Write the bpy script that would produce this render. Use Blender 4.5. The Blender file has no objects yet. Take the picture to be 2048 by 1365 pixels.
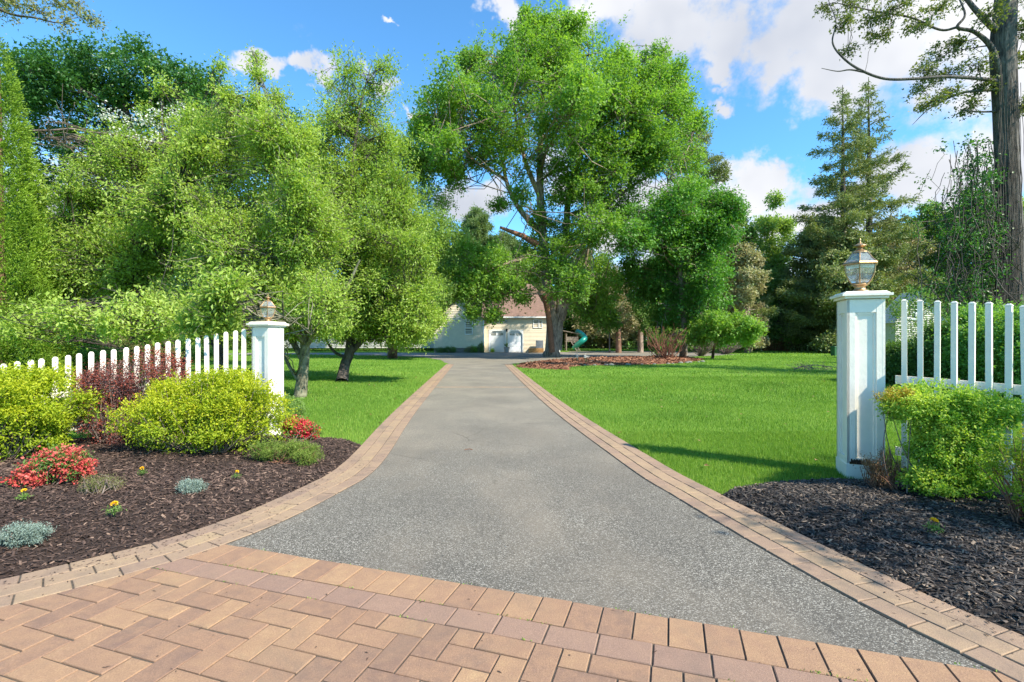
import bpy, math, random
import numpy as np
from mathutils import Vector
R = math.radians
rng = np.random.default_rng(7); random.seed(7)
S = bpy.context.scene
COL = S.collection
# ------------------------------------------------------------------ camera, sky, sun, exposure
FPX, HOR, CH = 985.0, 680.0, 1.5
cd = bpy.data.cameras.new('camera'); cam = bpy.data.objects.new('camera', cd); COL.objects.link(cam)
cam.location = (0, 0, CH); cam.rotation_euler = (R(90), 0, 0)
cd.sensor_width = 36; cd.lens = FPX/2048*36; cd.shift_y = (HOR-682.5)/2048
cd.clip_start = .05; cd.clip_end = 2000
S.camera = cam
S.render.resolution_x = 1024; S.render.resolution_y = 682
SUN_AZ, SUN_EL = -35.0, 43.0          # math azimuth (0 = +X), elevation
sv = Vector((math.cos(R(SUN_AZ))*math.cos(R(SUN_EL)), math.sin(R(SUN_AZ))*math.cos(R(SUN_EL)), math.sin(R(SUN_EL))))
sd = bpy.data.lights.new('sun', 'SUN'); sun = bpy.data.objects.new('sun', sd); COL.objects.link(sun)
sd.energy = 4.7; sd.angle = R(.55); sd.color = (1, .92, .78)
sun.rotation_euler = sv.to_track_quat('Z', 'Y').to_euler()
S.view_settings.view_transform = 'Standard'; S.view_settings.look = 'None'
S.view_settings.exposure = 1.05; S.view_settings.gamma = 1
w = bpy.data.worlds.new('World'); S.world = w; w.use_nodes = True
NT = w.node_tree; NT.nodes.clear()

class NB:
    """tiny node helper"""
    def __init__(s, nt): s.nt = nt
    def n(s, t, ins=None, **kw):
        nd = s.nt.nodes.new(t)
        for k, v in kw.items(): setattr(nd, k, v)
        for k, v in (ins or {}).items():
            if isinstance(v, bpy.types.NodeSocket): s.nt.links.new(v, nd.inputs[k])
            elif v is not None: nd.inputs[k].default_value = v
        return nd
    def m(s, op, a, b=None, c=None, clamp=False):
        i = {0: a}
        if b is not None: i[1] = b
        if c is not None: i[2] = c
        nd = s.n('ShaderNodeMath', i, operation=op); nd.use_clamp = clamp
        return nd.outputs[0]
    def mix(s, f, a, b, mode='MIX'):
        nd = s.n('ShaderNodeMix', data_type='RGBA', blend_type=mode)
        for sock, v in ((nd.inputs['Factor'], f), (nd.inputs['A'], a), (nd.inputs['B'], b)):
            v2 = v
            sock = [q for q in nd.inputs if q.identifier == {'Factor': 'Factor_Float', 'A': 'A_Color', 'B': 'B_Color'}[sock.name]][0]
            if isinstance(v2, bpy.types.NodeSocket): s.nt.links.new(v2, sock)
            else: sock.default_value = (tuple(v2)+(1,))[:4] if isinstance(v2, (tuple, list)) else v2
        return [q for q in nd.outputs if q.identifier == 'Result_Color'][0]
    def ramp(s, f, stops, interp='LINEAR'):
        nd = s.n('ShaderNodeValToRGB', {0: f}); cr = nd.color_ramp; cr.interpolation = interp
        while len(cr.elements) < len(stops): cr.elements.new(.5)
        for e, (p, c) in zip(cr.elements, stops):
            e.position = p; e.color = (tuple(c)+(1,))[:4] if not isinstance(c, (int, float)) else (c, c, c, 1)
        return nd.outputs[0]
    def noise(s, vec, scale, detail=4, rough=.55, dist=0):
        return s.n('ShaderNodeTexNoise', {'Vector': vec, 'Scale': scale, 'Detail': detail, 'Roughness': rough, 'Distortion': dist})

b = NB(NT)
sky = b.n('ShaderNodeTexSky', sky_type='NISHITA', sun_disc=False, sun_elevation=R(SUN_EL), sun_rotation=R(90-SUN_AZ), air_density=1.0, dust_density=.3, ozone_density=2.5)
tc = b.n('ShaderNodeTexCoord').outputs['Generated']
skyc = b.mix(1.0, sky.outputs[0], (.68, 1.22, 1.46), 'MULTIPLY')
# clouds: blobs in compass directions broken up with noise
wn = b.noise(tc, 5, 6, .62)
wv = b.n('ShaderNodeVectorMath', {0: wn.outputs['Color'], 1: (.5, .5, .5)}, operation='SUBTRACT').outputs[0]
wv = b.n('ShaderNodeVectorMath', {0: wv, 3: .30}, operation='SCALE')
wv.inputs['Scale'].default_value = .28
wdir = b.n('ShaderNodeVectorMath', {0: tc, 1: wv.outputs[0]}, operation='ADD').outputs[0]
def D(x, y):
    v = Vector(((x-1024)/FPX, 1, (HOR-y)/FPX)); v.normalize(); return v
tot = None
for (x, y, r, sq) in [(1210, 20, .10, 1.6), (1340, 30, .13, 1.5), (1480, 50, .14, 1.5), (1640, 60, .15, 1.4), (1620, 150, .10, 1.5), (1800, 60, .15, 1.5), (1950, 60, .13, 1.3), (1440, 135, .05, 2.0), (1435, 212, .042, 1.5), (2100, 60, .15, 1.3),
                      (1040, 45, .045, 1.4), (1530, 370, .085, 2.4), (1860, 310, .10, 1.5), (1950, 330, .13, 1.5), (1780, 350, .08, 2.0), (1650, 420, .12, 3), (2150, 330, .2, 1.4), (930, 400, .08, 1.5), (1120, 350, .07, 1.5), (1270, 450, .12, 2), (560, 160, .048, 2.4), (630, 165, .04, 2.2), (745, 185, .034, 2),
                      (795, 42, .02, 2.8), (820, 215, .02, 1.8), (1400, 560, .2, 2), (100, 560, .2, 2), (-400, 300, .3, 2), (2600, 300, .3, 2)]:
    d = D(x, y)
    df = b.n('ShaderNodeVectorMath', {0: wdir, 1: tuple(d)}, operation='SUBTRACT').outputs[0]
    df = b.n('ShaderNodeVectorMath', {0: df, 1: (1/r/math.sqrt(sq), 1/r/math.sqrt(sq), math.sqrt(sq)/r)}, operation='MULTIPLY').outputs[0]
    ln = b.n('ShaderNodeVectorMath', {0: df}, operation='LENGTH').outputs['Value']
    v = b.m('SUBTRACT', 1.0, ln, clamp=True)
    tot = v if tot is None else b.m('MAXIMUM', tot, v)
cn = b.noise(tc, 11, 8, .62).outputs['Fac']
cl = b.m('ADD', b.m('MULTIPLY', tot, 1.25), b.m('MULTIPLY', b.m('SUBTRACT', cn, .5), 1.7))
mask = b.n('ShaderNodeMapRange', {0: cl, 1: .22, 2: .80}, interpolation_type='SMOOTHSTEP').outputs[0]
shade = b.ramp(b.noise(tc, 3.2, 4, .5).outputs['Fac'], [(.36, (3.0, 3.2, 3.65)), (.6, (4.7, 4.75, 4.9))])
final = b.mix(mask, skyc, shade)
bg = b.n('ShaderNodeBackground', {'Color': final, 'Strength': .108})
out = b.n('ShaderNodeOutputWorld', {'Surface': bg.outputs[0]})

# ------------------------------------------------------------------ helpers
def G(x, y):                                  # photo pixel on the ground -> metres
    k = CH/(y-HOR); return ((x-1024)*k, FPX*k)
def P(x, y, Z): return np.array(((x-1024)/FPX*Z, Z, CH+(HOR-y)/FPX*Z))
def mk(name, V, faces, mat, parent=None, attr=None, smooth=False):
    """faces: list of int arrays (m,k). one mesh object"""
    me = bpy.data.meshes.new(name); V = np.asarray(V, dtype=np.float32)
    faces = [np.asarray(f, dtype=np.int32) for f in faces if len(f)]
    me.vertices.add(len(V)); me.vertices.foreach_set('co', V.ravel())
    tots = np.concatenate([np.full(len(f), f.shape[1], dtype=np.int32) for f in faces])
    lp = np.concatenate([f.ravel() for f in faces])
    me.loops.add(len(lp)); me.loops.foreach_set('vertex_index', lp)
    me.polygons.add(len(tots)); st = np.concatenate([[0], np.cumsum(tots)[:-1]]).astype(np.int32)
    me.polygons.foreach_set('loop_start', st)
    me.polygons.foreach_set('loop_total', tots)
    me.polygons.foreach_set('use_smooth', np.full(len(tots), bool(smooth)))
    me.update(calc_edges=True)
    if attr is not None:
        a = me.attributes.new('t', 'FLOAT', 'FACE'); a.data.foreach_set('value', np.asarray(attr, dtype=np.float32))
    me.materials.append(mat)
    o = bpy.data.objects.new(name, me); COL.objects.link(o)
    if parent is not None: o.parent = parent
    return o
def tag(o, label=None, cat=None, group=None, kind=None):
    if label: o['label'] = label
    if cat: o['category'] = cat
    if group: o['group'] = group
    if kind: o['kind'] = kind
    return o
def empty(name, loc, label, cat, group=None, rz=0):
    o = bpy.data.objects.new(name, None); COL.objects.link(o); o.location = loc; o.rotation_euler = (0, 0, rz); o.empty_display_size = .2
    return tag(o, label, cat, group)
class MB:
    """mesh builder with quads/tris/ngons"""
    def __init__(s): s.v = []; s.f = []; s.a = []; s.n = 0
    def add(s, V, F, t=.5):
        V = np.asarray(V, dtype=float).reshape(-1, 3); s.v.append(V)
        for f in F: s.f.append([i+s.n for i in f]); s.a.append(t)
        s.n += len(V); return s
    def box(s, c, d, rz=0, t=.5, top=None):
        """centre, full dims; top = scale of the top face"""
        x, y, z = d[0]/2, d[1]/2, d[2]/2; k = 1 if top is None else top
        V = np.array([(-x, -y, -z), (x, -y, -z), (x, y, -z), (-x, y, -z), (-x*k, -y*k, z), (x*k, -y*k, z), (x*k, y*k, z), (-x*k, y*k, z)])
        cz, sz = math.cos(rz), math.sin(rz)
        V = np.stack([V[:, 0]*cz-V[:, 1]*sz, V[:, 0]*sz+V[:, 1]*cz, V[:, 2]], 1)+np.array(c)
        return s.add(V, [(3, 2, 1, 0), (4, 5, 6, 7), (0, 1, 5, 4), (1, 2, 6, 5), (2, 3, 7, 6), (3, 0, 4, 7)], t)
    def lathe(s, prof, n, c=(0, 0, 0), rz=0, t=.5, cap=True):
        base = []
        for r, z in prof:
            for i in range(n):
                a = 2*math.pi*i/n+rz; base.append((c[0]+r*math.cos(a), c[1]+r*math.sin(a), c[2]+z))
        F = []
        for j in range(len(prof)-1):
            for i in range(n): F.append((j*n+i, j*n+(i+1) % n, (j+1)*n+(i+1) % n, (j+1)*n+i))
        if cap: F.append(tuple(range(n))[::-1]); F.append(tuple((len(prof)-1)*n+i for i in range(n)))
        return s.add(base, F, t)
    def tube(s, pts, rad, n=6, t=.5):
        V, F = tube(pts, rad, n); s.add(V, F.tolist(), t); return s
    def build(s, name, mat, parent=None, smooth=False):
        V = np.concatenate(s.v); by = {}
        for f, a in zip(s.f, s.a): by.setdefault(len(f), []).append((f, a))
        F = []; A = []
        for k, l in by.items(): F.append(np.array([q[0] for q in l])); A += [q[1] for q in l]
        return mk(name, V, F, mat, parent, A, smooth)
def tube(pts, rad, n=6):
    pts = np.asarray(pts, float); m = len(pts); rad = np.broadcast_to(np.asarray(rad, float), (m,))
    T = np.gradient(pts, axis=0); T /= np.linalg.norm(T, axis=1)[:, None]+1e-9
    ref = np.array((0.31, .9, .11)) if abs(T[:, 2]).mean() > .6 else np.array((.05, .1, 1.))
    U = np.cross(T, ref); U /= np.linalg.norm(U, axis=1)[:, None]+1e-9; W = np.cross(T, U)
    a = np.arange(n)*2*math.pi/n
    V = (pts[:, None, :]+rad[:, None, None]*(np.cos(a)[None, :, None]*U[:, None, :]+np.sin(a)[None, :, None]*W[:, None, :])).reshape(-1, 3)
    i = np.arange(m-1)[:, None]*n; j = np.arange(n)[None, :]
    F = np.stack([i+j, i+(j+1) % n, i+n+(j+1) % n, i+n+j], -1).reshape(-1, 4)
    return V, F
class Tubes:
    def __init__(s): s.V = []; s.F = []; s.n = 0
    def add(s, pts, rad, n=6):
        V, F = tube(pts, rad, n); s.V.append(V); s.F.append(F+s.n); s.n += len(V)
    def build(s, name, mat, parent=None): return mk(name, np.concatenate(s.V), [np.concatenate(s.F)], mat, parent, smooth=True)
def spline(pts, per=6):
    pts = np.asarray(pts, float); p = np.vstack([2*pts[0]-pts[1], pts, 2*pts[-1]-pts[-2]]); o = []
    for i in range(1, len(p)-2):
        for k in range(per):
            t = k/per
            o.append(.5*((2*p[i])+(-p[i-1]+p[i+1])*t+(2*p[i-1]-5*p[i]+4*p[i+1]-p[i+2])*t*t+(-p[i-1]+3*p[i]-3*p[i+1]+p[i+2])*t**3))
    o.append(pts[-1]); return np.array(o)
def norm(a): return a/(np.linalg.norm(a, axis=-1, keepdims=True)+1e-9)

def mat(name, col, rough=.7, spec=.3, metal=0, bump=0, bscale=60, vary=0, vscale=8, emit=None, trans=0):
    m = bpy.data.materials.new(name); m.use_nodes = True; nt = m.node_tree; nt.nodes.clear(); q = NB(nt)
    tcn = q.n('ShaderNodeTexCoord').outputs['Object']
    c = tuple(col)+(1,)
    if vary:
        nz = q.noise(tcn, vscale, 5, .6).outputs['Fac']
        c = q.ramp(nz, [(.3, tuple(v*(1-vary) for v in col)), (.7, tuple(min(1, v*(1+vary)) for v in col))])
    p = q.n('ShaderNodeBsdfPrincipled', {'Base Color': c, 'Roughness': rough, 'Metallic': metal, 'Specular IOR Level': spec, 'Transmission Weight': trans})
    if bump:
        bn = q.n('ShaderNodeBump', {'Height': q.noise(tcn, bscale, 5, .6).outputs['Fac'], 'Strength': bump, 'Distance': .02})
        nt.links.new(bn.outputs[0], p.inputs['Normal'])
    q.n('ShaderNodeOutputMaterial', {'Surface': p.outputs[0]}); return m
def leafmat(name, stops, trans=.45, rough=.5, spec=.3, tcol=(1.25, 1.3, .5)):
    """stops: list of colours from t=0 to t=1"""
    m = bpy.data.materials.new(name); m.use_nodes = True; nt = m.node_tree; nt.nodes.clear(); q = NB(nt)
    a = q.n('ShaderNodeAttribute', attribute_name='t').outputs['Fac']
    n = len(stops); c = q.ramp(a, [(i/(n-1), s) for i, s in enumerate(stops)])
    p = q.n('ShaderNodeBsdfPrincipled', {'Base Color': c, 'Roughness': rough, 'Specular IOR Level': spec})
    tcv = q.mix(1.0, c, tcol, 'MULTIPLY')
    tr = q.n('ShaderNodeBsdfTranslucent', {'Color': tcv})
    mx = q.n('ShaderNodeMixShader', {0: trans, 1: p.outputs[0], 2: tr.outputs[0]})
    q.n('ShaderNodeOutputMaterial', {'Surface': mx.outputs[0]}); return m
def barkmat(name, c1, c2, scale=6, zs=.25, bump=.8, rough=.9):
    m = bpy.data.materials.new(name); m.use_nodes = True; nt = m.node_tree; nt.nodes.clear(); q = NB(nt)
    tcn = q.n('ShaderNodeTexCoord').outputs['Object']
    mp = q.n('ShaderNodeMapping', {'Vector': tcn, 'Scale': (1, 1, zs)}).outputs[0]
    nz = q.noise(mp, scale, 6, .65, .6).outputs['Fac']; big = q.noise(tcn, scale*.12, 3).outputs['Fac']
    c = q.ramp(q.m('ADD', q.m('MULTIPLY', nz, .75), q.m('MULTIPLY', big, .25)), [(.36, c1), (.62, c2)])
    bn = q.n('ShaderNodeBump', {'Height': nz, 'Strength': bump, 'Distance': .06})
    p = q.n('ShaderNodeBsdfPrincipled', {'Base Color': c, 'Roughness': rough, 'Specular IOR Level': .2, 'Normal': bn.outputs[0]})
    q.n('ShaderNodeOutputMaterial', {'Surface': p.outputs[0]}); return m

# ---- leaves
def leaf_geo(Pp, Dd, Nn, L, W, fold=.15):
    """arrays: base point, axis, normal, length, width -> verts (n*4), faces"""
    n = len(Pp); Dd = norm(Dd); S_ = norm(np.cross(Dd, Nn)); N2 = np.cross(S_, Dd)
    L = np.broadcast_to(L, (n,))[:, None]; W = np.broadcast_to(W, (n,))[:, None]
    mid = Pp+Dd*L*.45
    V = np.stack([Pp, mid+S_*W*.5+N2*W*fold, Pp+Dd*L-N2*L*.10, mid-S_*W*.5+N2*W*fold], 1).reshape(-1, 3)
    F = np.arange(n*4).reshape(n, 4); return V, F
def lobed_geo(Pp, Dd, Nn, L, W):
    """broad leaf with five points (maple-like): 3 tris-ish quads"""
    n = len(Pp); Dd = norm(Dd); S_ = norm(np.cross(Dd, Nn)); N2 = np.cross(S_, Dd)
    L = np.broadcast_to(L, (n,))[:, None]; W = np.broadcast_to(W, (n,))[:, None]
    f = lambda a, c, h=0: Pp+Dd*L*a+S_*W*c+N2*L*h
    V = np.stack([f(0, 0), f(.25, .55, .05), f(.45, .2), f(1, 0, -.12), f(.45, -.2), f(.25, -.55, .05)], 1).reshape(-1, 3)
    i = np.arange(n)[:, None]*6
    F = np.concatenate([i+np.array([[0, 1, 2, 3]]), i+np.array([[0, 3, 4, 5]])]); return V, F
def rdir(n, up=0.): 
    d = rng.normal(size=(n, 3)); d = norm(d); d[:, 2] += up; return norm(d)
def lowf(p, s, seed=0):
    q = p*s+seed; return .5+.25*(np.sin(q[:, 0]*1.7+np.sin(q[:, 1]*1.3))+np.sin(q[:, 1]*2.1+np.sin(q[:, 2]*1.9+q[:, 0])))
def shoots(clumps, nsh, nl, slen, leaf, width, droop=0., up=.35, spread=.25, shell=.45, lobed=False, tseed=0, tbias=0., nup=.9, tip=.25, nsub=12, hgt=.10, rj=.2, sb=.36, uf=.32):
    """clumps: (centre(3), radii(3)[, density]).  Every shoot is a short twig carrying nl leaves."""
    O = []; Dr = []; Hh = []
    for c in clumps:
        ctr, rad = np.asarray(c[0]), np.asarray(c[1]); k = c[2] if len(c) > 2 else 1
        n = max(2, int(nsh*k)); u = rdir(n, .12); rr = (shell+(1-shell)*rng.random(n))*(1+rj*rng.normal(size=n))
        su = rdir(nsub, .15); sr = (.55+.55*rng.random(nsub)); sc_ = su*sr[:, None]; pick = rng.integers(0, nsub, n)
        loc = sc_[pick]+rdir(n, .25)*(sb*rng.random(n)**.4)[:, None]*np.array((1, 1, .7)); loc = np.where((rng.random(n) < uf)[:, None], u*rr[:, None], loc)
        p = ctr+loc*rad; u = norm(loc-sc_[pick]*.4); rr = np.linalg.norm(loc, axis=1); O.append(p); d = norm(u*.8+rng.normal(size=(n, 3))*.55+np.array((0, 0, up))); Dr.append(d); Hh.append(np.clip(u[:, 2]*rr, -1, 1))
    O = np.concatenate(O); Dr = np.concatenate(Dr); Hh = np.concatenate(Hh); n = len(O)
    u = (np.arange(nl)+.5)/nl; sl = slen*(.6+.8*rng.random(n))
    pos = O[:, None, :]+Dr[:, None, :]*(u[None, :, None]-.5)*sl[:, None, None]
    pos[:, :, 2] -= droop*(u[None, :]**2)*sl[:, None]
    pos = (pos+rng.normal(size=pos.shape)*slen*.5*spread).reshape(-1, 3); N = len(pos)
    DD = norm(np.repeat(Dr, nl, 0)*.7+rng.normal(size=(N, 3))*.7+np.array((0, 0, -.25-droop)))
    NN = norm(rng.normal(size=(N, 3))*.55+np.array((0, 0, nup))+np.repeat(Dr, nl, 0)*.3)
    sc = .65+.6*rng.random(N)
    V, F = (lobed_geo if lobed else leaf_geo)(pos, DD, NN, leaf*sc, width*sc)
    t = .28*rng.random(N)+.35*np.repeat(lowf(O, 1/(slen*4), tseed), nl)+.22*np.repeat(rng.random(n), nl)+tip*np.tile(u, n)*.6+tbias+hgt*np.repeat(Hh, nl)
    if lobed: t = np.concatenate([t, t])
    return V, F, np.clip(t, 0, 1), O, Dr, sl
def sub(a, k): return a[rng.permutation(len(a))[:k]]
def limb(tb, a, c, r0, r1, wob=.06, n=6, seg=7, sag=0.):
    a = np.asarray(a, float); c = np.asarray(c, float); L = np.linalg.norm(c-a); t = np.linspace(0, 1, seg)[:, None]
    p = a+(c-a)*t+np.sin(t*math.pi)*rng.normal(size=3)*wob*L+rng.normal(size=(seg, 3))*wob*.25*L*np.sin(t*math.pi)
    p[:, 2] += (np.sin(t[:, 0]*math.pi))*sag*L
    tb.add(p, r0+(r1-r0)*np.linspace(0, 1, seg), n); return p
def tree(name, label, cat, trunks, clumps, lm, bm, nsh, nl, slen, leaf, width, group=None, root=None, twigs=.5, limbr=.3, extra=None, start=.35, twr=.006, minr=.01, fill=0, **kw):
    """trunks: list of (points, radii). clumps in metres."""
    base = np.array(trunks[0][0][0]) if root is None else np.array(root)
    e = empty(name, tuple(base), label, cat, group)
    tb = Tubes(); allp = []; allr = []
    for pts, rad in trunks:
        sp = spline(pts, 6); rr = np.interp(np.linspace(0, 1, len(sp)), np.linspace(0, 1, len(rad)), rad)
        tb.add(sp-base, rr, 10); k = int(len(sp)*start); allp.append(sp[k:]); allr.append(rr[k:])
    allp = np.concatenate(allp); allr = np.concatenate(allr)
    ends = []; clumps = list(clumps); k0 = len(clumps)
    while fill > 0:
        i, j = rng.integers(0, k0, 2); a, c2 = clumps[i], clumps[j]; dd = np.linalg.norm(np.array(a[0])-np.array(c2[0])); ra, rc = a[1][0], c2[1][0]
        if i == j or dd > 1.7*(ra+rc) or min(a[2], c2[2]) < .45: continue
        f = .3+.4*rng.random(); clumps.append((np.array(a[0])*(1-f)+np.array(c2[0])*f+rng.normal(size=3)*ra*.3, np.array(a[1])*.6, .38)); fill -= 1
    for c in clumps:
        ctr = np.array(c[0]); d = np.linalg.norm((allp-ctr)*np.array((1, 1, 1.0)), axis=1)+np.maximum(0, allp[:, 2]-ctr[2]+.2*d_(allp, ctr))*2.0
        i = int(np.argmin(d)); r0 = max(minr, allr[i]*limbr*(.7+.5*random.random()))
        p = limb(tb, allp[i]-base, ctr-base, r0, r0*.35, sag=.08)
        ends.append((p, r0*.35))
    V, F, t, O, Dr, sl = shoots(clumps, nsh, nl, slen, leaf, width, **kw)
    # twigs from the limbs to the shoots
    cc = np.concatenate([p[2:] for p, _ in ends])+base
    idx = rng.permutation(len(O))[:int(len(O)*twigs)]
    for i in idx:
        o_ = O[i]; cand = cc[rng.integers(0, len(cc), 60)]; j = int(np.argmin(((cand-o_)**2).sum(1)))
        a = cand[j]; m_ = (a+o_)/2+rng.normal(size=3)*.08*np.linalg.norm(o_-a)
        tb.add(np.array([a, m_, o_, o_+Dr[i]*sl[i]*.45])-base, [twr*2, twr*1.5, twr, twr*.5], 3)
    tr = tb.build('trunk', bm, e)
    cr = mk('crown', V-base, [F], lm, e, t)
    if extra: extra(e, base, O, cr, clumps)
    return e
def d_(a, c): return np.linalg.norm((a-c)[:, :2], axis=1)
def CL(lst, Z, depth=1.0, jit=0., dz=None, sc=1.):
    """clumps from (px,py,rpx[,density[,dZ]]) at distance Z"""
    o = []
    for c in lst:
        z = Z+(c[4] if len(c) > 4 else rng.normal()*jit); r = c[2]/FPX*z*sc
        o.append((P(c[0], c[1], z), np.array((r, r*depth, r*.85)), c[3] if len(c) > 3 else 1)); 
    return o

# ------------------------------------------------------------------ materials
def asphalt_mat():
    m = bpy.data.materials.new('asphalt'); m.use_nodes = True; nt = m.node_tree; nt.nodes.clear(); q = NB(nt)
    tcn = q.n('ShaderNodeTexCoord').outputs['Object']
    vo = q.n('ShaderNodeTexVoronoi', {'Vector': tcn, 'Scale': 175.0}, feature='F1')
    rnd = q.n('ShaderNodeSeparateColor', {0: vo.outputs['Color']}).outputs[0]
    agg = q.ramp(rnd, [(0, (.062, .055, .044)), (.45, (.125, .112, .090)), (.78, (.23, .208, .170)), (.95, (.55, .51, .43))])
    fine = q.noise(tcn, 260, 2, .5).outputs['Fac']
    c = q.mix(q.ramp(fine, [(.42, 0), (.6, .45)]), agg, (.065, .062, .057))
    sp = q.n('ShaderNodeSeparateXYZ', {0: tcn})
    mp = q.n('ShaderNodeMapping', {'Vector': tcn, 'Scale': (1, .45, 1)}).outputs[0]
    big = q.noise(mp, .8, 5, .6).outputs['Fac']
    tan = q.ramp(big, [(.44, 0), (.66, .6)])
    c = q.mix(tan, c, (.27, .225, .17))
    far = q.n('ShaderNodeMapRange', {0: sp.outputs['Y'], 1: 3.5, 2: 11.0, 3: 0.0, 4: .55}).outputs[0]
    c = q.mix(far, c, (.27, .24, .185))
    blot = q.noise(tcn, .7, 5, .6).outputs['Fac']
    c = q.mix(q.ramp(blot, [(.34, .42), (.62, 0)]), c, (.10, .091, .078))
    dn = q.noise(tcn, 3.5, 4, .6); dv = q.n('ShaderNodeVectorMath', {0: dn.outputs['Color'], 1: (.22, .22, 0), 2: tcn}, operation='MULTIPLY_ADD').outputs[0]
    ve = q.n('ShaderNodeTexVoronoi', {'Vector': dv, 'Scale': .55}, feature='DISTANCE_TO_EDGE').outputs['Distance']
    cm = q.m('MULTIPLY', q.ramp(ve, [(.0015, 1), (.006, 0)]), q.ramp(q.noise(tcn, .9, 3).outputs['Fac'], [(.5, 0), (.62, .42)]))
    c = q.mix(cm, c, (.03, .028, .026))
    h = q.m('ADD', q.m('MULTIPLY', vo.outputs['Distance'], -1.0), q.m('MULTIPLY', fine, .3))
    bn = q.n('ShaderNodeBump', {'Height': h, 'Strength': .5, 'Distance': .006})
    p = q.n('ShaderNodeBsdfPrincipled', {'Base Color': c, 'Roughness': .85, 'Specular IOR Level': .25, 'Normal': bn.outputs[0]})
    q.n('ShaderNodeOutputMaterial', {'Surface': p.outputs[0]}); return m
def brick_mat(name, stops, dirt=.35):
    m = bpy.data.materials.new(name); m.use_nodes = True; nt = m.node_tree; nt.nodes.clear(); q = NB(nt)
    tcn = q.n('ShaderNodeTexCoord').outputs['Object']
    a = q.n('ShaderNodeAttribute', attribute_name='t').outputs['Fac']
    n1 = q.noise(tcn, 14, 6, .7).outputs['Fac']; n2 = q.noise(tcn, 150, 4, .75).outputs['Fac']
    f = q.m('ADD', q.m('MULTIPLY', a, .62), q.m('MULTIPLY', q.m('SUBTRACT', n1, .36), .95), clamp=True)
    c = q.ramp(f, [(i/(len(stops)-1), s) for i, s in enumerate(stops)])
    c = q.mix(q.ramp(n2, [(.35, .4), (.65, 0)]), c, (.09, .065, .05))
    c = q.mix(q.ramp(n2, [(.62, 0), (.75, .35)]), c, (.55, .47, .38))
    n3 = q.noise(tcn, 1.6, 6, .7, .5).outputs['Fac']
    c = q.mix(q.ramp(n3, [(.5, 0), (.72, dirt)]), c, (.15, .12, .095))
    bn = q.n('ShaderNodeBump', {'Height': n2, 'Strength': .6, 'Distance': .006})
    p = q.n('ShaderNodeBsdfPrincipled', {'Base Color': c, 'Roughness': .88, 'Specular IOR Level': .2, 'Normal': bn.outputs[0]})
    q.n('ShaderNodeOutputMaterial', {'Surface': p.outputs[0]}); return m
def lawn_mat():
    m = bpy.data.materials.new('lawn'); m.use_nodes = True; nt = m.node_tree; nt.nodes.clear(); q = NB(nt)
    tcn = q.n('ShaderNodeTexCoord').outputs['Object']
    fine = q.noise(tcn, 38, 6, .75).outputs['Fac']; big = q.noise(tcn, .5, 5, .6).outputs['Fac']
    c = q.ramp(q.m('ADD', q.m('MULTIPLY', fine, .6), q.m('MULTIPLY', big, .4)), [(.33, (.055, .13, .014)), (.5, (.12, .24, .025)), (.66, (.23, .34, .05))])
    bn = q.n('ShaderNodeBump', {'Height': fine, 'Strength': .9, 'Distance': .04})
    p = q.n('ShaderNodeBsdfPrincipled', {'Base Color': c, 'Roughness': .9, 'Specular IOR Level': .15, 'Normal': bn.outputs[0]})
    q.n('ShaderNodeOutputMaterial', {'Surface': p.outputs[0]}); return m
def siding_mat(name, col, sp=.16):
    m = bpy.data.materials.new(name); m.use_nodes = True; nt = m.node_tree; nt.nodes.clear(); q = NB(nt)
    tcn = q.n('ShaderNodeTexCoord').outputs['Object']
    nz = q.noise(tcn, 3, 4).outputs['Fac']
    c = q.ramp(nz, [(.3, tuple(v*.9 for v in col)), (.7, col)])
    p = q.n('ShaderNodeBsdfPrincipled', {'Base Color': c, 'Roughness': .7})
    q.n('ShaderNodeOutputMaterial', {'Surface': p.outputs[0]}); return m
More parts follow.
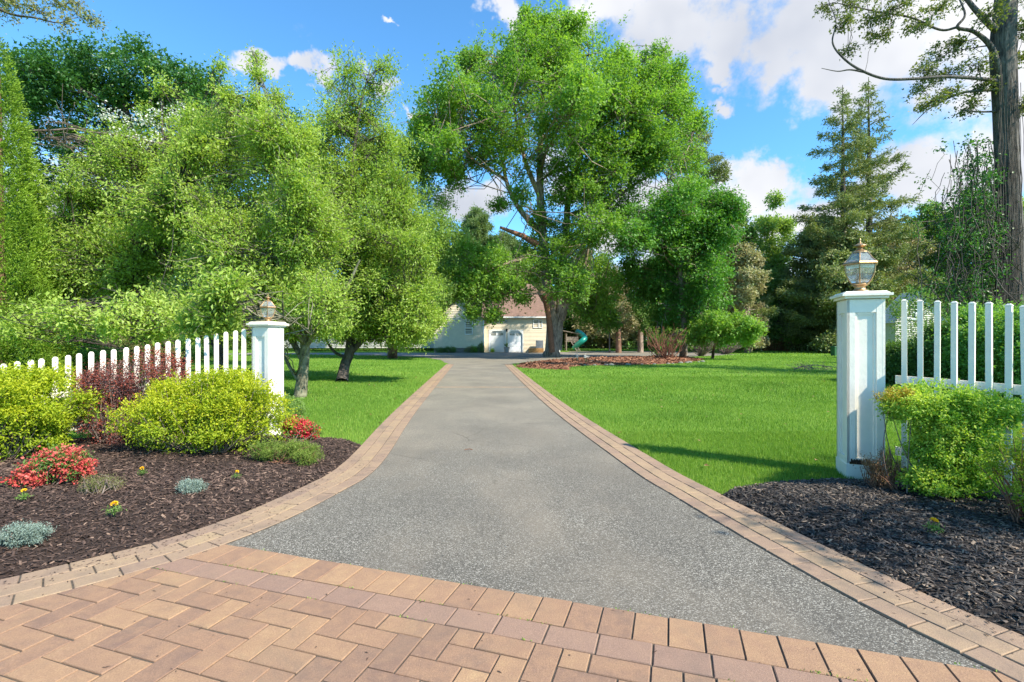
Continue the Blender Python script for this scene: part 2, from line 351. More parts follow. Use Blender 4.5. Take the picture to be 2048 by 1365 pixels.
M = dict(
    asphalt=asphalt_mat(), lawn=lawn_mat(),
    brick=brick_mat('brick', [(.235, .145, .105), (.335, .20, .125), (.40, .245, .14), (.48, .315, .165)], .45),
    border=brick_mat('border', [(.27, .185, .14), (.34, .235, .16), (.385, .27, .17), (.43, .315, .175)], .7),
    grey=brick_mat('greybrick', [(.235, .155, .12), (.30, .19, .14), (.34, .215, .15), (.38, .25, .17)], .3),
    joint=mat('joint', (.085, .07, .055), .95, bump=.5, bscale=90, vary=.4, vscale=30),
    mulch=leafmat('mulch_brown', [(.034, .022, .017), (.070, .044, .034), (.12, .075, .056), (.24, .16, .115)], 0, .8, .3),
    mulchg=mat('mulch_soil', (.045, .028, .021), .95, bump=1, bscale=60, vary=.6, vscale=25),
    mulchk=leafmat('mulch_black', [(.020, .017, .015), (.045, .038, .033), (.095, .072, .056), (.26, .19, .13)], 0, .7, .45),
    mulchkg=mat('mulch_black_soil', (.028, .022, .019), .95, bump=1, bscale=60, vary=.6, vscale=25),
    mulchr=leafmat('mulch_red', [(.12, .05, .03), (.22, .095, .05), (.32, .15, .085), (.40, .22, .13)], 0, .85, .2),
    mulchrg=mat('mulch_red_soil', (.22, .10, .055), .95, bump=1, bscale=30, vary=.5, vscale=12),
    white=mat('white_paint', (.85, .79, .68), .5, .35, bump=.12, bscale=22, vary=.07, vscale=5),
    rot=mat('rotten_wood', (.06, .035, .022), .95, bump=1, bscale=80, vary=.6, vscale=40),
    brass=mat('brass', (.42, .27, .14), .42, .5, .75, vary=.25, vscale=40, bump=.15, bscale=90),
    verd=mat('aged_lead', (.20, .19, .15), .5, .5, .6, vary=.3, vscale=50),
    grass=leafmat('grass_blade', [(.085, .18, .025), (.135, .26, .035), (.21, .345, .05), (.33, .43, .10)], .4, .5, .25),
    bark=barkmat('bark_maple', (.07, .05, .04), (.46, .35, .28), 11, .22, 1),
    barkd=barkmat('bark_dark', (.030, .026, .024), (.13, .11, .095), 9, .3),
    barkm=barkmat('bark_mottled', (.045, .038, .028), (.30, .28, .19), 9, .7, .5),
    barko=barkmat('bark_oak', (.025, .022, .022), (.17, .15, .135), 14, .14, 1),
    barkr=barkmat('bark_red', (.09, .045, .03), (.27, .16, .11), 6, .3),
    twig=barkmat('twig', (.10, .07, .055), (.28, .22, .18), 20, .4, .3),
    twigr=barkmat('twig_red', (.14, .06, .04), (.30, .15, .09), 20, .4, .3),
    cut=mat('cut_wood', (.45, .29, .17), .8, vary=.25, vscale=5, bump=.3, bscale=20),
    crab=leafmat('leaf_crab', [(.18, .27, .05), (.27, .395, .07), (.38, .49, .095), (.50, .60, .17)], .5, .42, .35),
    willow=leafmat('leaf_sage', [(.16, .26, .05), (.23, .35, .08), (.31, .43, .12), (.42, .54, .20)], .45),
    maple=leafmat('leaf_maple', [(.075, .17, .03), (.135, .265, .042), (.215, .37, .06), (.34, .50, .10)], .5, .45, .35),
    mapleb=leafmat('leaf_maple_deep', [(.05, .15, .028), (.09, .23, .036), (.145, .32, .05), (.25, .44, .09)], .42, .4, .4),
    mapled=leafmat('leaf_maple_dark', [(.025, .08, .022), (.045, .13, .032), (.075, .19, .042), (.14, .28, .07)], .35, .4, .4),
    arb=leafmat('leaf_arborvitae', [(.09, .17, .016), (.145, .25, .022), (.22, .35, .032), (.34, .47, .05)], .3),
    cedar=leafmat('leaf_cedar', [(.11, .145, .055), (.17, .205, .075), (.235, .27, .10), (.32, .35, .14)], .25),
    pine=leafmat('leaf_pine', [(.08, .14, .05), (.14, .21, .07), (.20, .28, .10), (.28, .36, .16)], .25),
    tan=leafmat('leaf_tan', [(.22, .19, .10), (.32, .28, .15), (.40, .36, .19), (.38, .44, .20)], .3, tcol=(1.1, 1.1, .7)),
    wood=leafmat('leaf_wood', [(.085, .16, .04), (.135, .23, .055), (.20, .31, .08), (.29, .42, .14)], .4),
    oak=leafmat('leaf_oak', [(.09, .11, .04), (.14, .17, .05), (.20, .23, .07), (.32, .28, .12)], .35),
    spirea=leafmat('leaf_spirea', [(.14, .22, .018), (.26, .36, .022), (.42, .48, .025), (.60, .57, .04)], .45),
    barb=leafmat('leaf_barberry', [(.07, .055, .065), (.14, .09, .09), (.34, .08, .05), (.60, .14, .05)], .35, tcol=(1.2, .9, .7)),
    box=leafmat('leaf_box', [(.06, .12, .028), (.095, .18, .038), (.14, .25, .05), (.24, .36, .10)], .35),
    privet=leafmat('leaf_privet', [(.10, .22, .025), (.17, .34, .04), (.28, .46, .06), (.50, .60, .10)], .45),
    gold=leafmat('leaf_gold', [(.20, .20, .02), (.36, .30, .03), (.45, .30, .05), (.50, .36, .10)], .4),
    jmap=leafmat('leaf_jmaple', [(.12, .20, .02), (.22, .32, .03), (.36, .42, .05), (.42, .25, .10)], .5),
    azs=leafmat('petal_salmon', [(.30, .035, .03), (.52, .07, .06), (.65, .14, .11), (.72, .24, .18)], .3, tcol=(1.1, .9, .9)),
    azp=leafmat('petal_rose', [(.38, .02, .035), (.58, .04, .06), (.70, .09, .10), (.78, .2, .2)], .3, tcol=(1.1, .9, .9)),
    jun=leafmat('leaf_juniper', [(.05, .09, .015), (.10, .16, .025), (.17, .25, .035), (.26, .32, .07)], .2),
    blue=leafmat('leaf_blue', [(.09, .13, .10), (.17, .23, .19), (.26, .33, .28), (.38, .45, .38)], .15),
    heath=leafmat('leaf_heath', [(.08, .10, .03), (.15, .17, .05), (.24, .24, .08), (.36, .30, .16)], .2),
    brown=leafmat('leaf_dead', [(.14, .07, .03), (.24, .12, .05), (.34, .19, .09), (.42, .27, .14)], .2),
    mari=leafmat('petal_yellow', [(.75, .35, .01), (.85, .52, .01), (.90, .62, .02), (.95, .72, .05)], .3, tcol=(1, 1, .5)),
    blossom=leafmat('petal_white', [(.55, .55, .45), (.65, .66, .55), (.75, .75, .68), (.8, .8, .75)], .35, tcol=(1, 1, 1)),
    siding=siding_mat('siding', (.76, .66, .49)), siding2=siding_mat('siding2', (.50, .47, .40)),
    roof=mat('shingle', (.20, .125, .095), .9, bump=.6, bscale=12, vary=.25, vscale=3),
    trim=mat('trim', (.78, .78, .75), .5), dark=mat('dark_glass', (.02, .035, .035), .12, .6),
    gw=mat('garage_white', (.76, .78, .80), .5, vary=.04), green=mat('green_plastic', (.01, .22, .18), .35, .5),
    cedarw=mat('cedar_wood', (.36, .19, .07), .7, vary=.3, vscale=6), greyw=mat('grey_wood', (.20, .17, .15), .8, vary=.3, vscale=5),
    black=mat('black_metal', (.012, .012, .014), .4, .5), grey_=mat('grey_metal', (.28, .30, .33), .5, .5, .3),
    pot=mat('stone_pot', (.33, .32, .31), .8, vary=.2, vscale=9), ugreen=mat('utility_green', (.03, .12, .05), .6),
    rock=mat('rock', (.20, .20, .165), .9, bump=.5, bscale=15, vary=.3, vscale=10), soil=mat('foundation', (.25, .23, .21), .9, vary=.2),
)
def glass_mat():
    m = bpy.data.materials.new('lantern_glass'); m.use_nodes = True; nt = m.node_tree; nt.nodes.clear(); q = NB(nt)
    tcn = q.n('ShaderNodeTexCoord').outputs['Object']
    nz = q.noise(tcn, 16, 5, .7).outputs['Fac']
    tr = q.n('ShaderNodeBsdfTransparent', {'Color': (.93, .95, .93, 1)})
    gl = q.n('ShaderNodeBsdfGlossy', {'Color': (1, 1, 1, 1), 'Roughness': .06})
    df = q.n('ShaderNodeBsdfDiffuse', {'Color': (.62, .63, .58, 1)})
    lw = q.n('ShaderNodeFresnel', {'IOR': 1.5}).outputs[0]
    a = q.n('ShaderNodeMixShader', {0: q.ramp(nz, [(.35, .13), (.7, .42)]), 1: tr.outputs[0], 2: df.outputs[0]})
    c = q.n('ShaderNodeMixShader', {0: q.m('ADD', lw, .06), 1: a.outputs[0], 2: gl.outputs[0]})
    q.n('ShaderNodeOutputMaterial', {'Surface': c.outputs[0]}); return m
M['glass'] = glass_mat()

# ------------------------------------------------------------------ ground, drive, beds
gv = np.array([(-500, -60, 0), (500, -60, 0), (500, 900, 0), (-500, 900, 0)], float)
tag(mk('ground', gv, [np.array([[0, 1, 2, 3]])], M['lawn']), kind='structure')
def sm(pts, per=8): return spline(pts, per)
# outer and inner edges of the two paver borders (metres)
RO = sm([(3.05, 1.2), (2.84, 1.75), (2.57, 2.47), (2.41, 2.91), (2.25, 3.56), (2.13, 4.12), (1.99, 4.83), (1.76, 6.26), (1.16, 12.3), (.21, 26.4), (.0, 30)])
LO = sm([(-5.2, 1.75), (-3.95, 2.45), (-3.17, 3.05), (-2.79, 3.42), (-2.54, 3.72), (-2.30, 4.23), (-2.12, 4.96), (-2.03, 5.5), (-2.08, 6.5), (-2.33, 8.9), (-2.68, 13), (-3.65, 25.5), (-4.0, 30)])
def offs(L, d):
    T = norm(np.gradient(L, axis=0)); N = np.stack([T[:, 1], -T[:, 0]], 1); return L+N*d
BW = .155
RI = offs(RO, -3*BW); LI = offs(LO, 3*BW)
def edge_x(L, y): 
    return np.interp(y, L[:, 1], L[:, 0])
# apron line: asphalt / soldier course
A0 = np.array((-1.95, 3.535)); A1 = np.array((1.95, 2.273)); AD = (A1-A0)/np.linalg.norm(A1-A0); AN = np.array((AD[1], -AD[0]))  # AN towards camera
if AN[1] > 0: AN = -AN
def poly_obj(name, pts, z, m, kind='structure'):
    V = np.array([(x, y, z) for x, y in pts]); o = mk(name, V, [np.arange(len(V))[None, :]], m); tag(o, kind=kind); return o
ys = np.concatenate([np.linspace(1.2, 8, 30), np.linspace(9, 42, 34)])
# asphalt sheet runs under the borders; drive then forecourt
dl = [(-3.2, 1.0)] + [(edge_x(LO, y)+.2, y) for y in np.linspace(3.2, 30, 40)] + [(-4.35, 32), (-5.2, 36), (-7.6, 42), (-13, 47), (-30, 52), (-30, 56), (-9, 57), (-3.6, 59.6), (7.2, 60.5), (7.2, 64), (22, 64), (23, 50), (15, 42.5), (8, 39.5), (4, 37.5), (1.6, 34)] + [(edge_x(RO, y)-.2, y) for y in np.linspace(30, 1.0, 50)]
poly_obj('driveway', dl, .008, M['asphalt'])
class Bricks:
    def __init__(s): s.m = MB()
    def quad(s, c4, z0, z1, t, bev=.0035):
        c4 = np.asarray(c4, float); n = len(c4); c = c4.mean(0); L = np.linalg.norm(c4-c, axis=1)[:, None]; k = 1-bev*1.4/L
        a_ = .5*abs(sum(c4[i][0]*c4[(i+1) % n][1]-c4[(i+1) % n][0]*c4[i][1] for i in range(n)))
        if a_ < .0006: return
        j = rng.normal()*.0012; tx, ty = rng.normal(size=2)*.006; tp = c+(c4-c)*k
        top = np.hstack([tp, (z1+j+(tp-c)@np.array((tx, ty)))[:, None]])
        md = np.hstack([c4, np.full((n, 1), z1-bev+j)]); bt = np.hstack([c4, np.full((n, 1), z0)])
        s.m.add(np.vstack([top, md, bt]), [tuple(range(n))]+[(i, n+i, n+(i+1) % n, (i+1) % n) for i in range(n)]+[(n+i, 2*n+i, 2*n+(i+1) % n, n+(i+1) % n) for i in range(n)], t)
    def build(s, name, m): return tag(s.m.build(name, m), kind='structure')
def clip_to(c4, L, keep_right, g=.004):
    """clip a polygon against the nearest tangent line of curve L"""
    c4 = [np.array(p, float) for p in c4]; c = sum(c4)/len(c4); d = np.linalg.norm(L-c, axis=1); i = int(np.argmin(d)); i = min(max(i, 1), len(L)-2)
    T = (L[i+1]-L[i-1]); T = T/np.linalg.norm(T); N = np.array((T[1], -T[0]))*(1 if keep_right else -1); f = lambda p: (p-L[i])@N-g
    o = []
    for k in range(len(c4)):
        a, b_ = c4[k], c4[(k+1) % len(c4)]; fa, fb = f(a), f(b_)
        if fa >= 0: o.append(a)
        if fa*fb < 0: o.append(a+(b_-a)*(fa/(fa-fb)))
    return o
GAP = .0042
def cell(a, c, wx, d1, d2, g=GAP):
    pass
def border(L, sgn, name, ymin=-9):
    bk = Bricks(); seg = np.linalg.norm(np.diff(L, axis=0), axis=1); s = np.concatenate([[0], np.cumsum(seg)]); T = norm(np.gradient(L, axis=0)); N = np.stack([T[:, 1], -T[:, 0]], 1)*sgn
    at = lambda u: np.array([np.interp(u, s, L[:, 0]), np.interp(u, s, L[:, 1])]); nt = lambda u: norm(np.array([np.interp(u, s, N[:, 0]), np.interp(u, s, N[:, 1])]))
    for k in range(3):
        u = -.1*k+rng.random()*.1; 
        while u < s[-1]-.3:
            ln = .225; u0, u1 = max(u, 0)+GAP, u+ln-GAP
            if u1 > u0+.03:
                a, c = at(u0), at(u1); n0, n1 = nt(u0), nt(u1); o0 = k*BW+GAP; o1 = (k+1)*BW-GAP
                q4 = [a+n0*o0, c+n1*o0, c+n1*o1, a+n0*o1]
                if sgn < 0: q4 = q4[::-1]
                bk.quad(q4, .0, .019 if k != 1 else .020, (.75 if k == 1 else .35)+.25*rng.normal()*.6)
            u += ln
    return bk.build(name, M['border'])
border(RO, -1, 'paver_border'); border(LO, 1, 'paver_border')
# joint bed under the borders and the apron
def strip(name, L, d, z, m):
    I = offs(L, d); V = np.vstack([np.hstack([L, np.full((len(L), 1), z)]), np.hstack([I, np.full((len(L), 1), z)])]); n = len(L)
    F = np.array([(i, i+1, n+i+1, n+i) for i in range(n-1)]); tag(mk(name, V, [F], m), kind='structure')
strip('joint_sand', RO, -3*BW, .0125, M['joint']); strip('joint_sand', LO, 3*BW, .0125, M['joint'])
# cross course at y=15.5
bk = Bricks(); xl, xr = edge_x(LI, 15.5), edge_x(RI, 15.3); x = xl
while x < xr-.02:
    x2 = min(x+.225, xr); bk.quad([(x+GAP, 15.42), (x2-GAP, 15.42), (x2-GAP, 15.58), (x+GAP, 15.58)], 0, .015, .5+.3*rng.random()); x = x2
bk.build('cross_course', M['border'])
# apron
af = []
def lim_l(p):   # signed test: is p right of the left border inner edge?
    d = np.linalg.norm(LI-p, axis=1); i = int(np.argmin(d)); i = min(max(i, 1), len(LI)-2); T = LI[i+1]-LI[i-1]; v = p-LI[i]; return (T[0]*v[1]-T[1]*v[0]) < 0
def lim_r(p):
    d = np.linalg.norm(RI-p, axis=1); i = int(np.argmin(d)); i = min(max(i, 1), len(RI)-2); T = RI[i+1]-RI[i-1]; v = p-RI[i]; return (T[0]*v[1]-T[1]*v[0]) > 0
def lay(bk, c4, t):
    if any(lim_l(c) for c in c4) and any(lim_r(c) for c in c4):
        if not all(lim_l(c) for c in c4): c4 = clip_to(c4, LI, True)
        if len(c4) > 2 and not all(lim_r(c) for c in c4): c4 = clip_to(c4, RI, False)
        if len(c4) > 2: bk.quad(c4[::-1], 0, .0185, t)
def W2(u, v): return A0+AD*u+AN*v
bs, bg_ = Bricks(), Bricks()
u = -1.2
SW, SL = .172, .262
while u < 6.5:
    c4 = [W2(u+GAP, GAP), W2(u+SW-GAP, GAP), W2(u+SW-GAP, SL-GAP), W2(u+GAP, SL-GAP)]
    lay(bs, c4, .45+.21*rng.normal())
    u += SW
u = -1.3; 
while u < 6.5:
    c4 = [W2(u+GAP, SL+GAP), W2(u+.26-GAP, SL+GAP), W2(u+.26-GAP, SL+SW-GAP), W2(u+GAP, SL+SW-GAP)]
    lay(bg_, c4, .3+.35*rng.random())
    u += .26
v0 = SL+SW; w_ = .136
for i in range(-45, 75):
    for j in range(-60, 60):
        # herringbone: cell brick horizontal at (i,j) when (i-j)%4==0 -> covers (i,j),(i+1,j); vertical when (i-j)%4==2 covers (i,j)... 
        mm = (i+j) % 4
        if mm == 0: r = (i, j, i+2, j+1)
        elif mm == 3: r = (i, j-1, i+1, j+1)
        else: continue
        q4 = [(r[0]*w_+GAP, r[1]*w_+GAP), (r[2]*w_-GAP, r[1]*w_+GAP), (r[2]*w_-GAP, r[3]*w_-GAP), (r[0]*w_+GAP, r[3]*w_-GAP)]
        q4 = [(a, c+v0+3*w_) for a, c in q4]
        if max(c for a, c in q4) < v0+.03 or min(c for a, c in q4) > 3.4 or q4[0][0] < -4 or q4[0][0] > 7: continue
        q4 = [(a, max(c, v0+GAP)) for a, c in q4]
        c4 = [W2(a, c) for a, c in q4]
        if min(c[1] for c in c4) > .3: lay(bs, c4, np.clip(.42+.3*rng.normal(), 0, 1))
bs.build('brick_apron', M['brick']); bg_.build('brick_apron_band', M['grey'])
ap = [W2(-.35, .0), W2(4.4, 0), (3.2, 1.6), (4, .3), (-5, .3), (-4.6, 2.0), (-3.45, 2.55), (-3.0, 2.9), (-2.6, 3.2), (-2.25, 3.7)]
poly_obj('joint_sand', ap, .0115, M['joint'])
# mulch beds: bumpy sheets + chips
from mathutils.geometry import tessellate_polygon
def inpoly(pts, poly):
    x, y = pts[:, 0], pts[:, 1]; ins = np.zeros(len(pts), bool); n = len(poly); j = n-1
    for i in range(n):
        xi, yi = poly[i]; xj, yj = poly[j]
        c = ((yi > y) != (yj > y)) & (x < (xj-xi)*(y-yi)/((yj-yi)+1e-12)+xi); ins ^= c; j = i
    return ins
def pdist(pts, poly):
    d = np.full(len(pts), 1e9); n = len(poly)
    for i in range(n):
        a = np.array(poly[i]); c = np.array(poly[(i+1) % n]); ab = c-a; t = np.clip(((pts-a)@ab)/(ab@ab+1e-12), 0, 1); d = np.minimum(d, np.linalg.norm(pts-(a+t[:, None]*ab), axis=1))
    return d
def bump_h(p, s=1.): return .5+.25*np.sin(p[:, 0]*2.3*s+np.sin(p[:, 1]*1.7*s)*1.5)+.25*np.sin(p[:, 1]*3.1*s+np.sin(p[:, 0]*2.9*s+1))
def bed(name, poly, step, h, mg, mc, nchip, cl, label, z0=.014, edge=.35, near=None):
    poly = [tuple(p) for p in poly]; a = np.array(poly); x0, y0 = a.min(0)-step; x1, y1 = a.max(0)+step
    xs = np.arange(x0, x1, step); yy = np.arange(y0, y1, step); X, Y = np.meshgrid(xs, yy); pts = np.stack([X.ravel(), Y.ravel()], 1)
    ins = inpoly(pts, poly); d = pdist(pts, poly)
    H = lambda p, dd: z0+h*(1-np.exp(-dd/edge))*(.6+.4*bump_h(p))
    z = np.where(ins, H(pts, d), z0-.03)
    # keep a ring just outside
    keep = ins | (d < step*.9); nx, ny = len(xs), len(yy); K = keep.reshape(ny, nx); idx = np.arange(nx*ny).reshape(ny, nx)
    ok = K[:-1, :-1] & K[1:, :-1] & K[:-1, 1:] & K[1:, 1:]
    F = np.stack([idx[:-1, :-1][ok], idx[:-1, 1:][ok], idx[1:, 1:][ok], idx[1:, :-1][ok]], 1)
    z = np.where(ins, z, np.where(d < step, z0-.012, z0-.03))
    V = np.column_stack([pts, z]); used = np.unique(F); mp = -np.ones(len(V), int); mp[used] = np.arange(len(used))
    tag(mk(name, V[used], [mp[F]], mg, smooth=True), kind='structure')
    # chips
    q = np.column_stack([rng.uniform(x0, x1, nchip*3), rng.uniform(y0, y1, nchip*3)])
    if near is not None:
        keepn = rng.random(len(q)) < np.clip((near/np.maximum(q[:, 1], .5))**1.6, .05, 1); q = q[keepn]
    q = q[inpoly(q, poly)][:nchip]; n = len(q)
    dd = pdist(q, poly); zz = H(q, dd)+rng.random(n)*.014
    ang = rng.random(n)*2*math.pi; D_ = np.stack([np.cos(ang), np.sin(ang), rng.normal(size=n)*.30], 1); N_ = norm(np.stack([rng.normal(size=n)*.45, rng.normal(size=n)*.45, np.ones(n)], 1))
    dist = np.maximum(1, q[:, 1]/4.0)
    L = cl*(.4+1.1*rng.random(n))*dist**.6; W = L*(.16+.3*rng.random(n))
    Dn = norm(D_); S_ = norm(np.cross(Dn, N_)); C = np.column_stack([q, zz]); hl = (L/2)[:, None]; hw = (W/2)[:, None]
    N3 = np.cross(S_, Dn); th = (W*.25)[:, None]
    V = np.stack([C-Dn*hl-S_*hw*.7, C-Dn*hl*.9+S_*hw, C+Dn*hl+S_*hw*.6, C+Dn*hl*.8-S_*hw, C+N3*th-Dn*hl*.3, C+N3*th+Dn*hl*.4], 1).reshape(-1, 3)
    i = np.arange(n)[:, None]*6
    F4 = np.concatenate([i+np.array([[0, 4, 5, 3]]), i+np.array([[1, 2, 5, 4]])]); F3 = np.concatenate([i+np.array([[0, 1, 4]]), i+np.array([[2, 3, 5]])])
    t = np.clip(rng.random(n)**1.6*.85+.25*(lowf(C, 1.3)-.5), 0, 1); t = np.where(rng.random(n) < .03, 1, t)
    tag(mk('mulch_chips', V, [F4, F3], mc, attr=np.concatenate([t, t, t, t])), label, 'mulch', kind='stuff')
    return H
leftbed = [tuple(p) for p in LO if 2.7 < p[1] < 7.2] + [(-2.5, 7.35), (-3.0, 7.5), (-4.2, 7.75), (-6, 7.5), (-9.5, 6.6), (-9.5, 2.2), (-4.6, 2.2)]
bed('mulch_bed', leftbed, .06, .09, M['mulchg'], M['mulch'], 75000, .032, 'dark brown shredded bark mulch in the left bed', near=4.5)
rightbed = [tuple(p) for p in RO if 1.2 < p[1] < 4.75][::1] + [(2.25, 4.95), (2.7, 5.12), (3.4, 5.25), (4.3, 5.1), (6.2, 3.6), (7.5, 2.0), (7.5, .8), (3.3, .8)]
bed('mulch_bed', rightbed, .06, .10, M['mulchkg'], M['mulchk'], 52000, .034, 'black shredded bark mulch in the right bed', near=4.0)
midbed = [(.25, 27), (.9, 25.6), (2.2, 24.9), (2.9, 24.4), (3.0, 27), (4.6, 28.6), (7.5, 29.2), (11.0, 31.5), (14.5, 37), (14.8, 41), (12, 41.5), (8, 39.3), (4, 37), (1.8, 33.6), (.5, 30.5)]
bed('mulch_bed', midbed, .3, .25, M['mulchrg'], M['mulchr'], 9000, .07, 'reddish bark mulch around the big maple trunk', edge=1.5)

# grass blades
drive_poly = [tuple(p) for p in LO if p[1] > 2]+[tuple(p) for p in RO[::-1]]
def grass(n, yr, xr, h, wd):
    q = np.column_stack([rng.uniform(*xr, n), rng.uniform(*yr, n)]); q = q[np.abs(q[:, 0]/q[:, 1]) < 1.12]
    for pl in (drive_poly, leftbed, rightbed, midbed): q = q[~inpoly(q, pl)]
    q = q[~((q[:, 1] < 4.3))]
    q = q[~inpoly(q, dl)]
    n = len(q); d = rdir(n); d[:, 2] = 0; hh = h*(.5+.8*rng.random(n))*(.8+.4*lowf(np.column_stack([q, q[:, 0]]), 1.1)); lean = d*(hh*.55*rng.random(n))[:, None]
    a = rng.random(n)*math.pi; s = np.stack([np.cos(a), np.sin(a), 0*a], 1)*wd*(.6+.8*rng.random(n))[:, None]*.5
    B = np.column_stack([q, np.zeros(n)]); V = np.stack([B-s, B+s, B+lean+np.column_stack([np.zeros((n, 2)), hh])], 1).reshape(-1, 3)
    t = np.clip(.35*rng.random(n)+.3*lowf(B, .9, 3)+.3*lowf(B, .23, 5)+.1*rng.normal(size=n), 0, 1); t = np.where(rng.random(n) < .05, 1, t)
    return V, t
gV = []; gt = []
for args in [(150000, (4.3, 8), (1.2, 8.5), .045, .006), (120000, (7.2, 12), (-9, 10), .048, .009), (150000, (12, 20), (-16, 18), .055, .015), (170000, (20, 45), (-30, 42), .065, .03), (60000, (45, 95), (-60, 75), .12, .09)]:
    V, t = grass(*args); gV.append(V); gt.append(t)
gV = np.concatenate(gV); tag(mk('lawn_grass', gV, [np.arange(len(gV)).reshape(-1, 3)], M['grass'], attr=np.concatenate(gt)), 'short bright green mown grass covering both lawns', 'grass', kind='stuff')

n = 900; q = np.column_stack([rng.uniform(-12, 12, n), rng.uniform(4.6, 24, n)]); q = q[np.abs(q[:, 0]/q[:, 1]) < 1.05]
for pl in (drive_poly, leftbed, rightbed): q = q[~inpoly(q, pl)]
q = q[rng.random(len(q)) < .55]; n = len(q); V, F = lobed_geo(np.column_stack([q, .045+.02*rng.random(n)]), rdir(n)*np.array((1, 1, .2)), rdir(n, 2.5), .045+.03*rng.random(n), .035+.02*rng.random(n))
tag(mk('fallen_leaves', V, [F], M['brown'], attr=rng.random(2*n)), 'thin scatter of small dry tan leaves over the mown lawns', 'fallen leaves', kind='stuff')
# ------------------------------------------------------------------ pillars and lanterns
PA = R(-18)
def pillar(cx, cy, H, W, label, rot=False):
    e = empty('gate_pillar', (cx, cy, 0), label, 'pillar', 'white panelled gate pillars', PA)
    s = MB(); c = W-.05
    s.box((0, 0, (H-.06)/2+.02), (c, c, H-.1)); st = .024; sw = W*.22
    for a in range(4):
        r = a*math.pi/2
        def put(x, z, w, h, dep=st, off=0):
            cc = Vector((x, -(c/2+dep/2+off), z)); cc.rotate(__import__('mathutils').Euler((0, 0, r))); s.box(tuple(cc), (w, dep, h), r)
        hi = H-.07; lo = .17
        put(-(W/2-sw/2), (hi+lo)/2, sw, hi-lo); put(W/2-sw/2-.001, (hi+lo)/2-.001, sw, hi-lo-.002)
        put(0, hi-.07, W-2*sw, .138, st-.002); put(0, lo+.03, W-2*sw, .06, st-.002)
        # inner moulding
        iw = W-2*sw; put(-(iw/2-.012), (hi-.14+lo+.06)/2, .022, hi-.14-lo-.07, .012); put(iw/2-.012, (hi-.14+lo+.06)/2, .022, hi-.14-lo-.07, .012); put(0, hi-.151, iw-.05, .022, .011)
    s.build('shaft', M['white'], e)
    p = MB(); p.box((0, 0, .08), (W+.012, W+.012, .16)); p.box((0, 0, .165), (W+.006, W+.006, .02), top=.97); p.build('plinth', M['white'], e)
    k = MB(); k.box((0, 0, H-.045), (W+.05, W+.05, .025)); k.box((0, 0, H-.018), (W+.11, W+.11, .026)); k.box((0, 0, H+.008), (W+.075, W+.075, .024), top=.86); k.build('cap', M['white'], e)
    if rot:
        o = MB()
        for i in range(16):
            x = -W/2+.03+i*.0125; h = .02+.035*abs(math.sin(i*1.7))+.02*random.random(); o.box((x, -(W/2+.0035), .165+h/2), (.013, .006, h))
        o.build('rotten_patch', M['rot'], e)
    return e
def lantern(cx, cy, z, s, label):
    e = empty('pillar_lantern', (cx, cy, z), label, 'lantern', 'brass lanterns on the gate pillars', PA+R(12))
    n = 6
    q = MB(); q.lathe([(.10*s, 0), (.10*s, .012*s), (.075*s, .02*s), (.055*s, .035*s), (.05*s, .06*s), (.065*s, .075*s), (.085*s, .088*s), (.085*s, .096*s)], 20); q.build('base', M['brass'], e, True)
    prof = [(.082, .096), (.115, .135), (.145, .20), (.155, .26), (.158, .30)]
    for i in range(n):
        a0, a1 = 2*math.pi*i/n, 2*math.pi*(i+1)/n; V = []; F = []
        for r, zz in prof: V += [(r*s*.985*math.cos(a0), r*s*.985*math.sin(a0), zz*s), (r*s*.985*math.cos(a1), r*s*.985*math.sin(a1), zz*s)]
        for j in range(len(prof)-1): F.append((2*j, 2*j+1, 2*j+3, 2*j+2))
        g = MB(); g.add(V, F); g.build('glass_pane', M['glass'], e)
    fr = MB()
    for i in range(n):
        a = 2*math.pi*i/n; fr.tube([(r*s*math.cos(a), r*s*math.sin(a), zz*s) for r, zz in prof], .006*s, 6)
    fr.lathe([(.155*s, .295*s), (.178*s, .30*s), (.182*s, .312*s), (.172*s, .328*s), (.15*s, .335*s)], n, cap=False)
    fr.lathe([(.085*s, .093*s), (.09*s, .10*s), (.08*s, .107*s)], n, cap=False); fr.build('frame', M['brass'], e)
    rp = [(.165, .33), (.125, .37), (.095, .415), (.075, .44)]
    g = MB(); g.lathe([(r*s, zz*s) for r, zz in rp], n, cap=False); g.build('roof_glass', M['glass'], e)
    f2 = MB()
    for i in range(n):
        a = 2*math.pi*i/n; f2.tube([(r*s*math.cos(a), r*s*math.sin(a), zz*s) for r, zz in rp], .0065*s, 6)
    f2.lathe([(.08*s, .437*s), (.078*s, .447*s), (.055*s, .46*s), (.03*s, .475*s), (.022*s, .49*s), (.04*s, .5*s), (.062*s, .512*s), (.06*s, .522*s), (.03*s, .535*s), (.012*s, .545*s), (.006*s, .575*s), (.010*s, .582*s), (.002*s, .60*s)], 16); f2.build('finial', M['brass'], e, False)
    cnd = MB()
    for i in range(3): a = i*2.1; cnd.lathe([(.010*s, .09*s), (.010*s, .2*s), (.012*s, .205*s), (.008*s, .25*s), (.001, .265*s)], 8, (.03*s*math.cos(a), .03*s*math.sin(a), 0))
    cnd.build('bulb', M['verd'], e); return e
PR = (3.83, 5.42); PL = (-3.84, 7.75)
pillar(PR[0], PR[1], 2.0, .35, 'white gate pillar with peeling rotten base beside the black mulch bed', True)
lantern(PR[0], PR[1], 2.018, 1.0, 'brass and glass lantern on the near right gate pillar')
pillar(PL[0], PL[1], 1.76, .32, 'sunlit white gate pillar behind the yellow green bushes on the left')
lantern(PL[0], PL[1], 1.778, .74, 'brass and glass lantern half hidden in leaves on the far left pillar')

